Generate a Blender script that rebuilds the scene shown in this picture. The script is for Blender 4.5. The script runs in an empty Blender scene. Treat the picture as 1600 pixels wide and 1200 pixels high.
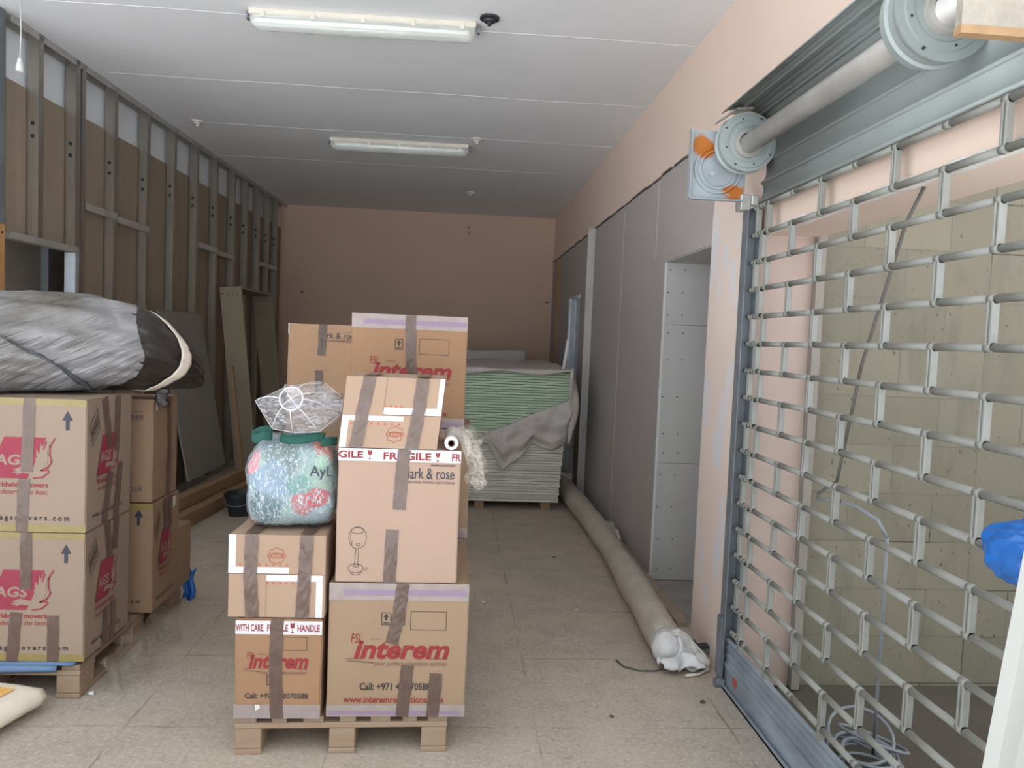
import bpy, bmesh, math, random
from mathutils import Vector, Matrix, noise

# ------------------------------------------------------------------ camera, sky, light, exposure
scene = bpy.context.scene
C = scene.collection
cam_data = bpy.data.cameras.new('camera')
cam_data.sensor_width = 36.0
cam_data.lens = 27.0
cam_data.clip_start = 0.02
cam = bpy.data.objects.new('camera', cam_data)
C.objects.link(cam)
AX = [(0.99654654, 0.03687222, 0.0744005), (-0.07218813, -0.05808241, 0.9956984), (0.04103497, -0.99763063, -0.05522008)]
right = Vector([a[0] for a in AX]); up = -Vector([a[1] for a in AX]); back = -Vector([a[2] for a in AX])
m3 = Matrix((right, up, back)).transposed()
cam.matrix_world = Matrix.Translation((0, 0, 1.58)) @ m3.to_4x4()
scene.camera = cam

world = bpy.data.worlds.new('sky')
scene.world = world
world.use_nodes = True
bg = world.node_tree.nodes['Background']
bg.inputs[0].default_value = (0.88, 0.95, 1.0, 1)
bg.inputs[1].default_value = 1.0
scene.view_settings.view_transform = 'Standard'
scene.view_settings.look = 'None'
scene.view_settings.gamma = 1.0
scene.view_settings.use_curve_mapping = False
scene.view_settings.exposure = 1.1
sun_data = bpy.data.lights.new('sun', 'SUN'); sun_data.energy = 12.5; sun_data.angle = 0.02; sun_data.color = (1.0, 0.985, 0.97)
sun = bpy.data.objects.new('sun', sun_data); C.objects.link(sun)
sun.rotation_euler = Vector((-0.25, -0.50, -1.0)).to_track_quat('-Z', 'Y').to_euler()     # high, behind the building: it only reaches the street
random.seed(7)
scene.cycles.max_bounces = 16; scene.cycles.diffuse_bounces = 12; scene.cycles.transparent_max_bounces = 16; scene.cycles.glossy_bounces = 4
PI = math.pi

# ------------------------------------------------------------------ materials
def lin(c):
    return tuple(((x / 255) / 12.92 if x / 255 <= 0.04045 else ((x / 255 + 0.055) / 1.055) ** 2.4) for x in c)

def mat(name, rgb, rough=0.7, metal=0.0, var=0.12, scale=6.0, stretch=(1, 1, 1), bump=0.0, bscale=40.0, bstretch=(1, 1, 1), rgb2=None, coat=0.0, dist=0.004, detail=5.0, brot=None):
    m = bpy.data.materials.new(name); m.use_nodes = True
    nt = m.node_tree; N = nt.nodes; L = nt.links
    p = N['Principled BSDF']
    p.inputs['Roughness'].default_value = rough
    p.inputs['Metallic'].default_value = metal
    if coat: p.inputs['Coat Weight'].default_value = coat
    tc = N.new('ShaderNodeTexCoord'); mp = N.new('ShaderNodeMapping'); mp.inputs['Scale'].default_value = stretch
    L.new(tc.outputs['Object'], mp.inputs[0])
    nz = N.new('ShaderNodeTexNoise'); nz.inputs['Scale'].default_value = scale; nz.inputs['Detail'].default_value = detail
    L.new(mp.outputs[0], nz.inputs[0])
    cr = N.new('ShaderNodeValToRGB')
    c = lin(rgb)
    a = [x * (1 - var) for x in c] if rgb2 is None else lin(rgb2)
    b = [min(1, x * (1 + var)) for x in c] if rgb2 is None else c
    cr.color_ramp.elements[0].position = 0.3; cr.color_ramp.elements[1].position = 0.7
    cr.color_ramp.elements[0].color = (*a, 1); cr.color_ramp.elements[1].color = (*b, 1)
    L.new(nz.outputs['Fac'], cr.inputs[0]); L.new(cr.outputs[0], p.inputs['Base Color'])
    m['col'] = 1
    if bump:
        mp2 = N.new('ShaderNodeMapping'); mp2.inputs['Scale'].default_value = bstretch
        if brot:
            mp3 = N.new('ShaderNodeMapping'); mp3.inputs['Rotation'].default_value = brot
            L.new(tc.outputs['Object'], mp3.inputs[0]); L.new(mp3.outputs[0], mp2.inputs[0])
        else: L.new(tc.outputs['Object'], mp2.inputs[0])
        n2 = N.new('ShaderNodeTexNoise'); n2.inputs['Scale'].default_value = bscale; n2.inputs['Detail'].default_value = 4
        L.new(mp2.outputs[0], n2.inputs[0])
        bp = N.new('ShaderNodeBump'); bp.inputs['Strength'].default_value = bump; bp.inputs['Distance'].default_value = dist
        L.new(n2.outputs['Fac'], bp.inputs['Height']); L.new(bp.outputs[0], p.inputs['Normal'])
    return m

def node_math(nt, op, a, b=None, c=None):
    n = nt.nodes.new('ShaderNodeMath'); n.operation = op
    for i, v in enumerate((a, b, c)):
        if v is None: continue
        if isinstance(v, (int, float)): n.inputs[i].default_value = v
        else: nt.links.new(v, n.inputs[i])
    return n.outputs[0]

def mix_col(nt, fac, a, b, mode='MIX'):
    n = nt.nodes.new('ShaderNodeMix'); n.data_type = 'RGBA'; n.blend_type = mode
    for s, v in ((n.inputs[0], fac), (n.inputs[6], a), (n.inputs[7], b)):
        if isinstance(v, (int, float)): s.default_value = v
        elif isinstance(v, tuple): s.default_value = (*v, 1) if len(v) == 3 else v
        else: nt.links.new(v, s)
    return n.outputs[2]

def film_mat(name, rgb=(225, 228, 235), base=0.25, streak=0.6, scale=30, stretch=(1, 1, 1), rough=0.2, lo=0.45, hi=0.7, bump=0.6):
    """clear plastic film: mostly see-through, milky where it is creased"""
    m = bpy.data.materials.new(name); m.use_nodes = True
    nt = m.node_tree; N = nt.nodes; L = nt.links
    p = N['Principled BSDF']; out = N['Material Output']
    p.inputs['Base Color'].default_value = (*lin(rgb), 1); p.inputs['Roughness'].default_value = rough
    p.inputs['Specular IOR Level'].default_value = 0.9
    tc = N.new('ShaderNodeTexCoord'); mp = N.new('ShaderNodeMapping'); mp.inputs['Scale'].default_value = stretch
    L.new(tc.outputs['Object'], mp.inputs[0])
    nz = N.new('ShaderNodeTexNoise'); nz.inputs['Scale'].default_value = scale; nz.inputs['Detail'].default_value = 6; nz.inputs['Distortion'].default_value = 1.2
    L.new(mp.outputs[0], nz.inputs[0])
    mr = N.new('ShaderNodeMapRange'); mr.inputs[1].default_value = lo; mr.inputs[2].default_value = hi
    mr.inputs[3].default_value = base; mr.inputs[4].default_value = min(1, base + streak)
    L.new(nz.outputs['Fac'], mr.inputs[0])
    bp = N.new('ShaderNodeBump'); bp.inputs['Strength'].default_value = bump; bp.inputs['Distance'].default_value = 0.01
    L.new(nz.outputs['Fac'], bp.inputs['Height']); L.new(bp.outputs[0], p.inputs['Normal'])
    tr = N.new('ShaderNodeBsdfTransparent'); mx = N.new('ShaderNodeMixShader')
    L.new(mr.outputs[0], mx.inputs[0]); L.new(tr.outputs[0], mx.inputs[1]); L.new(p.outputs[0], mx.inputs[2])
    L.new(mx.outputs[0], out.inputs[0])
    return m

def tape_mat(name, rgb, alpha, rough=0.3, bump=0.35):
    m = mat(name, rgb, rough, 0, 0.1, 20, bump=bump, bscale=35, bstretch=(1, 1, .35), dist=0.01)
    nt = m.node_tree; N = nt.nodes; L = nt.links
    tr = N.new('ShaderNodeBsdfTransparent'); mx = N.new('ShaderNodeMixShader'); mx.inputs[0].default_value = alpha
    L.new(tr.outputs[0], mx.inputs[1]); L.new(N['Principled BSDF'].outputs[0], mx.inputs[2]); L.new(mx.outputs[0], N['Material Output'].inputs[0])
    return m

M = {}
M['card_interem'] = mat('cardboard_warm', (151, 125, 100), 0.75, var=.05, scale=3, bump=.08, bscale=60, bstretch=(4, 4, .2))
M['card_orange'] = mat('cardboard_orange', (149, 114, 85), 0.75, var=.05, scale=3, bump=.08, bscale=60, bstretch=(4, 4, .2))
M['card_pale'] = mat('cardboard_pale', (167, 140, 122), 0.75, var=.04, scale=3, bump=.08, bscale=60, bstretch=(4, 4, .2))
M['card_grey'] = mat('cardboard_greyish', (143, 123, 107), 0.75, var=.04, scale=3, bump=.08, bscale=60, bstretch=(4, 4, .2))
M['card_tan'] = mat('cardboard_tan', (146, 118, 95), 0.75, var=.05, scale=3, bump=.08, bscale=60, bstretch=(4, 4, .2))
M['card_mango'] = mat('cardboard_carton', (161, 134, 113), 0.75, var=.05, scale=3, bump=.08, bscale=60, bstretch=(4, 4, .2))
M['tape_brown'] = tape_mat('brown_packing_tape', (102, 82, 73), 0.84, .26, .8)
M['tape_lilac'] = tape_mat('clear_packing_tape', (178, 166, 164), 0.6, .25)
M['tape_yellow'] = tape_mat('yellowed_tape', (158, 139, 84), 0.7, .3)
M['white_print'] = mat('white_paint_print', (205, 201, 203), 0.6, var=.03)
M['lilac_print'] = mat('lilac_print', (141, 119, 139), 0.6, var=.03)
M['ink_red'] = mat('red_ink', (136, 39, 41), 0.7, var=.08, scale=40)
M['ink_crimson'] = mat('crimson_ink', (138, 44, 62), 0.7, var=.05, scale=10)
M['ink_orange'] = mat('orange_red_ink', (181, 80, 59), 0.7, var=.05)
M['ink_black'] = mat('black_ink', (48, 42, 44), 0.7, var=.1)
M['ink_grey'] = mat('faded_brown_ink', (112, 78, 70), 0.7, var=.1)
M['ink_navy'] = mat('navy_ink', (52, 54, 66), 0.7, var=.1)
M['pallet_wood'] = mat('pallet_wood', (155, 135, 115), 0.8, var=.18, scale=5, stretch=(1, 6, 6), bump=.3, bscale=12, bstretch=(1, 8, 8), rgb2=(150, 122, 98))
M['pallet_wood2'] = mat('pallet_wood_grey', (140, 125, 106), 0.8, var=.18, scale=5, stretch=(6, 1, 6), bump=.3, bscale=12, bstretch=(8, 1, 8), rgb2=(136, 110, 90))
M['steel'] = mat('galvanised_steel', (182, 179, 174), 0.42, .45, var=.12, scale=7, stretch=(1, 1, .3), bump=.1, bscale=25)
M['stud_steel'] = mat('stud_steel', (178, 172, 164), 0.34, .92, var=.08, scale=7, stretch=(1, 1, .3), bump=.1, bscale=25)
M['steel_bright'] = mat('bright_steel', (205, 212, 218), 0.3, .7, var=.08, scale=8)
M['steel_dull'] = mat('dull_steel', (116, 121, 126), 0.55, .2, var=.15, scale=5)
M['grille_paint'] = mat('grille_zinc', (132, 132, 126), 0.5, .0, var=.12, scale=9, bump=.15, bscale=50)
M['apron'] = mat('worn_zinc_slat', (140, 148, 158), 0.5, .1, var=.25, scale=6, stretch=(1, .6, 2), bump=.5, bscale=25, bstretch=(1, .3, 1))
M['slat'] = mat('shutter_slat', (147, 154, 152), 0.5, .1, var=.10, scale=3, bump=.1)
M['white_paint'] = mat('white_enamel', (205, 203, 201), 0.5, var=.03)
M['white_wall'] = mat('white_wall_paint', (222, 226, 230), 0.8, var=.02)
M['cream_dimmed'] = mat('cream_wall_paint_dimmed', (208, 180, 160), 0.8, var=.03, scale=1.2, bump=.05, bscale=14)  # the cream wall paint again, darkened for the dim end of the room
M['board_white'] = mat('white_board_face', (168, 168, 162), 0.7, var=.03)
M['reveal'] = mat('reveal_darkened', (176, 156, 146), 0.85, var=.06, scale=3, bump=.1, bscale=20)  # pillar colour toned down to offset the strong light on this face
M['kerb'] = mat('mortar_kerb', (158, 140, 122), 0.9, var=.12, scale=12, bump=.4, bscale=30)
M['card_brightened'] = mat('cardboard_brightened', (182, 146, 116), 0.75, var=.05, scale=3, bump=.08, bscale=60, bstretch=(4, 4, .2))  # cardboard colour raised to make up for less light further back
M['film_white'] = film_mat('stretch_film', (206, 204, 208), base=.12, streak=.6, scale=42, stretch=(.5, 1, 2.4), lo=.45, hi=.66)
M['film_bag'] = film_mat('tight_stretch_film', (205, 212, 220), base=.16, streak=.6, scale=80, stretch=(1.4, 1.4, .6), rough=.14, lo=.46, hi=.64, bump=1.0)  # milky streaks of the film, also standing in for its white glints
M['film_tail'] = film_mat('loose_stretch_film', (205, 196, 184), base=.10, streak=.5, scale=34, lo=.45, hi=.66)
M['film_floor'] = film_mat('dusty_film', (190, 180, 168), base=.15, streak=.4, scale=14)
M['blue_film'] = tape_mat('blue_polythene', (36, 103, 183), 0.93, .25, bump=.5)
M['blue_foam'] = mat('blue_foam', (93, 119, 151), 0.7, var=.08)
M['black_bag'] = mat('black_polythene', (48, 43, 40), 0.27, 0, var=.15, scale=6, bump=.8, bscale=8, bstretch=(.5, 1, 4), dist=.03, brot=(0, -.6, .3))
M['grey_wrap'] = mat('grey_polythene', (150, 149, 152), 0.28, 0, var=.22, scale=3.2, bump=.8, bscale=8, bstretch=(.4, .8, 4.5), rgb2=(98, 92, 84), dist=.03, brot=(0, .5, .3))
M['seam_dark'] = mat('gathered_polythene', (84, 86, 92), 0.3, var=.2, scale=20, bump=.8, bscale=40)
M['strap'] = mat('cream_strap', (214, 202, 186), 0.7, var=.05)
M['plaster_grey'] = mat('grey_plasterboard', (172, 164, 160), 0.85, var=.05, scale=1.2, bump=.03)
M['plaster_light'] = mat('plasterboard_face', (178, 176, 174), 0.85, var=.04, scale=1.5)
M['plaster_edge'] = mat('plasterboard_edge', (212, 208, 198), 0.85, var=.08, scale=9)
M['plaster_green'] = mat('green_plasterboard', (182, 200, 176), 0.8, var=.08, scale=9)
M['board_grey'] = mat('leaning_board', (140, 134, 128), 0.85, var=.05)
M['mdf'] = mat('mdf_lining', (154, 142, 122), 0.75, var=.06, scale=4)
M['brown_board'] = mat('brown_board', (146, 130, 112), 0.8, var=.09, scale=3, stretch=(1, 4, .4))
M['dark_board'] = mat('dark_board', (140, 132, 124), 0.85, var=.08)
M['timber'] = mat('timber', (152, 122, 90), 0.75, var=.12, scale=5, stretch=(6, .6, 6))
M['orange_timber'] = mat('orange_timber', (196, 146, 92), 0.7, var=.1, scale=5, stretch=(6, 6, .6))
M['black_plastic'] = mat('black_plastic', (42, 44, 50), 0.5, var=.1)
M['dust_sheet'] = mat('dusty_polythene', (186, 178, 172), 0.55, 0, var=.08, scale=6, bump=.7, bscale=14, dist=.012)
M['roll_wrap'] = mat('dusty_roll_wrap', (182, 172, 160), 0.65, var=.1, scale=5, bump=.6, bscale=9, bstretch=(1, .5, 1), dist=.02)
M['roll_white'] = mat('white_roll_wrap', (206, 204, 204), 0.45, var=.08, scale=8, bump=.8, bscale=16, dist=.02)
M['lamp_cover'] = film_mat('clear_lamp_cover', (232, 238, 232), base=.35, streak=.25, scale=4, stretch=(.3, 4, 4), rough=.08, bump=.05)
M['lamp_tray'] = mat('lamp_tray', (206, 200, 186), 0.5, var=.05)
M['tube'] = mat('fluorescent_tube', (236, 240, 236), 0.3, var=.02)
M['rust_paper'] = mat('red_sticker', (168, 76, 62), 0.6, var=.2, scale=30)
M['rubble'] = mat('rubble', (96, 84, 74), 0.9, var=.2, scale=30)
M['cable'] = mat('grey_cable', (130, 135, 140), 0.5, var=.1)
M['cable_dark'] = mat('dark_wire', (86, 82, 78), 0.6, var=.1)
M['green_cloth'] = mat('green_cloth', (24, 76, 66), 0.8, var=.1)
M['bag_paper'] = mat('paper_sack', (224, 214, 196), 0.7, var=.12, scale=5, bump=.5, bscale=12, dist=.01)
M['yellow_print'] = mat('yellow_print', (226, 176, 98), 0.7, var=.05)
M['blue_print'] = mat('blue_print', (52, 128, 176), 0.7, var=.05)
M['white_label'] = mat('white_label', (214, 212, 208), 0.6, var=.05)

def wall_paint():
    m = mat('cream_wall_paint', (226, 204, 188), 0.8, var=.035, scale=1.2, bump=.06, bscale=14)
    return m
M['cream'] = wall_paint()

def stained_paint():
    m = mat('stained_pillar_paint', (226, 208, 196), 0.8, var=.03, scale=2, bump=.08, bscale=18)
    nt = m.node_tree; N = nt.nodes; L = nt.links; p = N['Principled BSDF']
    base = p.inputs['Base Color'].links[0].from_socket
    tc = N.new('ShaderNodeTexCoord')
    def blob(scale, stretch, lo, hi, w):
        mp = N.new('ShaderNodeMapping'); mp.inputs['Scale'].default_value = stretch; L.new(tc.outputs['Object'], mp.inputs[0])
        n = N.new('ShaderNodeTexNoise'); n.inputs['Scale'].default_value = scale; n.inputs['Detail'].default_value = 3; L.new(mp.outputs[0], n.inputs[0])
        r = N.new('ShaderNodeMapRange'); r.inputs[1].default_value = lo; r.inputs[2].default_value = hi; r.inputs[4].default_value = w; L.new(n.outputs['Fac'], r.inputs[0])
        return r.outputs[0]
    c1 = mix_col(nt, blob(3.2, (1, 1.6, .8), .58, .64, .7), base, lin((214, 214, 220)))
    c2 = mix_col(nt, blob(11, (1, 1.5, .5), .70, .76, .5), c1, lin((176, 142, 116)))
    L.new(c2, p.inputs['Base Color'])
    return m
M['pillar'] = stained_paint()

def floor_material():
    m = bpy.data.materials.new('worn_tile_floor'); m.use_nodes = True
    nt = m.node_tree; N = nt.nodes; L = nt.links; p = N['Principled BSDF']
    tc = N.new('ShaderNodeTexCoord'); sx = N.new('ShaderNodeSeparateXYZ'); L.new(tc.outputs['Object'], sx.inputs[0])
    def noise_(scale, detail=5, rough=.6):
        n = N.new('ShaderNodeTexNoise'); n.inputs['Scale'].default_value = scale; n.inputs['Detail'].default_value = detail; n.inputs['Roughness'].default_value = rough
        L.new(tc.outputs['Object'], n.inputs[0]); return n.outputs['Fac']
    def ramp(f, lo, hi, a=0., b=1.):
        r = N.new('ShaderNodeMapRange'); r.inputs[1].default_value = lo; r.inputs[2].default_value = hi; r.inputs[3].default_value = a; r.inputs[4].default_value = b
        L.new(f, r.inputs[0]); return r.outputs[0]
    big = noise_(1.1); mid = noise_(5.0); fine = noise_(55, 3); speck = noise_(38, 3)
    c = mix_col(nt, ramp(big, .35, .65), lin((182, 168, 150)), lin((170, 160, 150)))
    c = mix_col(nt, ramp(mid, .42, .75, 0, .55), c, lin((150, 138, 122)))
    c = mix_col(nt, ramp(fine, .48, .7, 0, .6), c, lin((204, 191, 174)))
    c = mix_col(nt, ramp(speck, .57, .70, 0, .38), c, lin((112, 102, 92)))
    wob = node_math(nt, 'MULTIPLY', node_math(nt, 'SUBTRACT', mid, .5), .03)
    def joint(coord, off, step, w):
        t = node_math(nt, 'SUBTRACT', node_math(nt, 'ADD', coord, wob), off)
        d = node_math(nt, 'PINGPONG', t, step / 2)
        return ramp(d, w * .3, w, 1., 0.)
    jx = joint(sx.outputs[0], .385, .816, .007)
    jy = joint(sx.outputs[1], 3.74, .686, .007)
    j = node_math(nt, 'MULTIPLY', node_math(nt, 'MAXIMUM', jx, jy), ramp(noise_(2.3, 4), .44, .62))
    c = mix_col(nt, node_math(nt, 'MULTIPLY', j, .6), c, lin((90, 80, 72)))
    L.new(c, p.inputs['Base Color'])
    L.new(ramp(mid, .3, .7, .5, .75), p.inputs['Roughness'])
    bp = N.new('ShaderNodeBump'); bp.inputs['Strength'].default_value = .25; bp.inputs['Distance'].default_value = .004
    L.new(node_math(nt, 'SUBTRACT', node_math(nt, 'MULTIPLY', fine, .5), j), bp.inputs['Height']); L.new(bp.outputs[0], p.inputs['Normal'])
    return m
M['floor'] = floor_material()

def ceiling_material():
    m = mat('painted_concrete_ceiling', (230, 232, 234), 0.85, var=.03, scale=1.3, stretch=(1, 1.5, 1), bump=.05, bscale=6)
    return m
M['ceiling'] = ceiling_material()
M['seam_white'] = mat('ceiling_seam', (234, 238, 242), 0.8, var=.02)

def block_material():
    m = bpy.data.materials.new('concrete_blockwork'); m.use_nodes = True
    nt = m.node_tree; N = nt.nodes; L = nt.links; p = N['Principled BSDF']
    tc = N.new('ShaderNodeTexCoord'); mp = N.new('ShaderNodeMapping'); L.new(tc.outputs['Object'], mp.inputs[0])
    mp.inputs['Rotation'].default_value = (PI / 2, 0, 0)
    bt = N.new('ShaderNodeTexBrick'); bt.inputs['Scale'].default_value = 1.0
    bt.inputs['Brick Width'].default_value = .42; bt.inputs['Row Height'].default_value = .232; bt.inputs['Mortar Size'].default_value = .004; bt.inputs['Mortar Smooth'].default_value = .3
    bt.inputs['Color1'].default_value = (*lin((134, 127, 110)), 1); bt.inputs['Color2'].default_value = (*lin((121, 115, 99)), 1); bt.inputs['Mortar'].default_value = (*lin((112, 107, 96)), 1)
    L.new(mp.outputs[0], bt.inputs[0])
    def noise_(scale, stretch=(1, 1, 1), detail=5):
        q = N.new('ShaderNodeMapping'); q.inputs['Scale'].default_value = stretch; L.new(tc.outputs['Object'], q.inputs[0])
        n = N.new('ShaderNodeTexNoise'); n.inputs['Scale'].default_value = scale; n.inputs['Detail'].default_value = detail; L.new(q.outputs[0], n.inputs[0]); return n.outputs['Fac']
    def ramp(f, lo, hi, a=0., b=1.):
        r = N.new('ShaderNodeMapRange'); r.inputs[1].default_value = lo; r.inputs[2].default_value = hi; r.inputs[3].default_value = a; r.inputs[4].default_value = b
        L.new(f, r.inputs[0]); return r.outputs[0]
    c = mix_col(nt, ramp(noise_(2.0), .35, .7, 0, .5), bt.outputs['Color'], lin((120, 115, 102)))
    c = mix_col(nt, ramp(noise_(9, (1, 1, .35)), .55, .75, 0, .5), c, lin((100, 95, 84)))
    c = mix_col(nt, ramp(noise_(38, (1, 1, .7), 2), .66, .72, 0, .7), c, lin((68, 64, 56)))
    # open black gaps along some of the courses
    gap = node_math(nt, 'MULTIPLY', bt.outputs['Fac'], ramp(noise_(1.6, (1, 1, 2.5), 2), .55, .62))
    c = mix_col(nt, node_math(nt, 'MULTIPLY', gap, .6), c, lin((50, 44, 38)))
    L.new(c, p.inputs['Base Color']); p.inputs['Roughness'].default_value = .9
    bp = N.new('ShaderNodeBump'); bp.inputs['Strength'].default_value = .3; bp.inputs['Distance'].default_value = .01
    L.new(noise_(24), bp.inputs['Height']); L.new(bp.outputs[0], p.inputs['Normal'])
    return m
M['block'] = block_material()
M['yard'] = mat('yard_concrete', (84, 77, 68), 0.9, var=.12, scale=4)
M['pavement'] = mat('pavement', (190, 193, 198), 0.9, var=.06, scale=2)
M['dark_floor'] = mat('recess_floor', (146, 140, 136), 0.85, var=.12, scale=7)
M['crumbly'] = mat('chipped_plaster', (228, 224, 220), 0.9, var=.1, scale=30, bump=.8, bscale=40)
M['rough_plaster'] = mat('rough_render', (150, 144, 132), 0.9, var=.14, scale=18, bump=.9, bscale=30, dist=.01)

def rust_material():
    m = mat('rusted_steel_plate', (168, 176, 180), .4, .35, var=.1, scale=5)
    nt = m.node_tree; N = nt.nodes; L = nt.links; p = N['Principled BSDF']
    base = p.inputs['Base Color'].links[0].from_socket
    tc = N.new('ShaderNodeTexCoord')
    n = N.new('ShaderNodeTexNoise'); n.inputs['Scale'].default_value = 10; n.inputs['Detail'].default_value = 4; L.new(tc.outputs['Object'], n.inputs[0])
    def spot(cx, cz, rr):
        s = N.new('ShaderNodeVectorMath'); s.operation = 'DISTANCE'; L.new(tc.outputs['Object'], s.inputs[0]); s.inputs[1].default_value = (cx, .735, cz)
        d = node_math(nt, 'ADD', s.outputs['Value'], node_math(nt, 'MULTIPLY', node_math(nt, 'SUBTRACT', n.outputs['Fac'], .5), .16))
        r = N.new('ShaderNodeMapRange'); r.inputs[1].default_value = rr * .6; r.inputs[2].default_value = rr; r.inputs[3].default_value = 1; r.inputs[4].default_value = 0; L.new(d, r.inputs[0]); return r.outputs[0]
    s = node_math(nt, 'MAXIMUM', spot(-.165, -.0, .06), spot(-.01, -.19, .05))
    c = mix_col(nt, s, base, lin((176, 104, 40)))
    L.new(c, p.inputs['Base Color'])
    mr = node_math(nt, 'MULTIPLY', node_math(nt, 'SUBTRACT', 1.0, s), .35); L.new(mr, p.inputs['Metallic'])
    return m
M['rust_plate'] = rust_material()

def floral_material():
    """printed shopping bag cloth: pale mint ground, teal leaves, pink, red and orange flowers"""
    m = bpy.data.materials.new('floral_bag_cloth'); m.use_nodes = True
    nt = m.node_tree; N = nt.nodes; L = nt.links; p = N['Principled BSDF']
    p.inputs['Roughness'].default_value = .6
    tc = N.new('ShaderNodeTexCoord')
    n = N.new('ShaderNodeTexNoise'); n.inputs['Scale'].default_value = 9; n.inputs['Detail'].default_value = 4; L.new(tc.outputs['Object'], n.inputs[0])
    cr = N.new('ShaderNodeValToRGB'); L.new(n.outputs['Fac'], cr.inputs[0])
    e = cr.color_ramp.elements; e[0].position = .30; e[0].color = (*lin((72, 112, 110)), 1); e[1].position = .6; e[1].color = (*lin((142, 172, 158)), 1)
    k = e.new(.45); k.color = (*lin((126, 148, 158)), 1)
    col = cr.outputs[0]
    def spot(cx, cz, rr, rgb, w=1.0, cy=-.14):
        nonlocal col
        s = N.new('ShaderNodeVectorMath'); s.operation = 'DISTANCE'; L.new(tc.outputs['Object'], s.inputs[0]); s.inputs[1].default_value = (cx, cy, cz)
        d = node_math(nt, 'ADD', s.outputs['Value'], node_math(nt, 'MULTIPLY', node_math(nt, 'SUBTRACT', n.outputs['Fac'], .5), .10))
        r = N.new('ShaderNodeMapRange'); r.inputs[1].default_value = rr * .75; r.inputs[2].default_value = rr; r.inputs[3].default_value = w; r.inputs[4].default_value = 0; L.new(d, r.inputs[0])
        col = mix_col(nt, r.outputs[0], col, lin(rgb))
    spot(-.09, -.10, .085, (36, 88, 92)); spot(-.02, .09, .09, (86, 112, 98)); spot(-.06, .02, .08, (120, 150, 176), .7)
    spot(.115, .02, .07, (138, 178, 148)); spot(.05, .0, .05, (52, 130, 112), .8)
    spot(-.135, .08, .045, (222, 128, 136), 1, -.10); spot(.135, .125, .055, (216, 116, 76), 1, -.08)
    spot(.055, -.08, .045, (176, 84, 78)); spot(.115, -.045, .040, (178, 38, 38), 1, -.12); spot(.12, .07, .045, (166, 206, 178), 1, -.10)
    L.new(col, p.inputs['Base Color'])
    return m
M['floral'] = floral_material()

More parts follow.
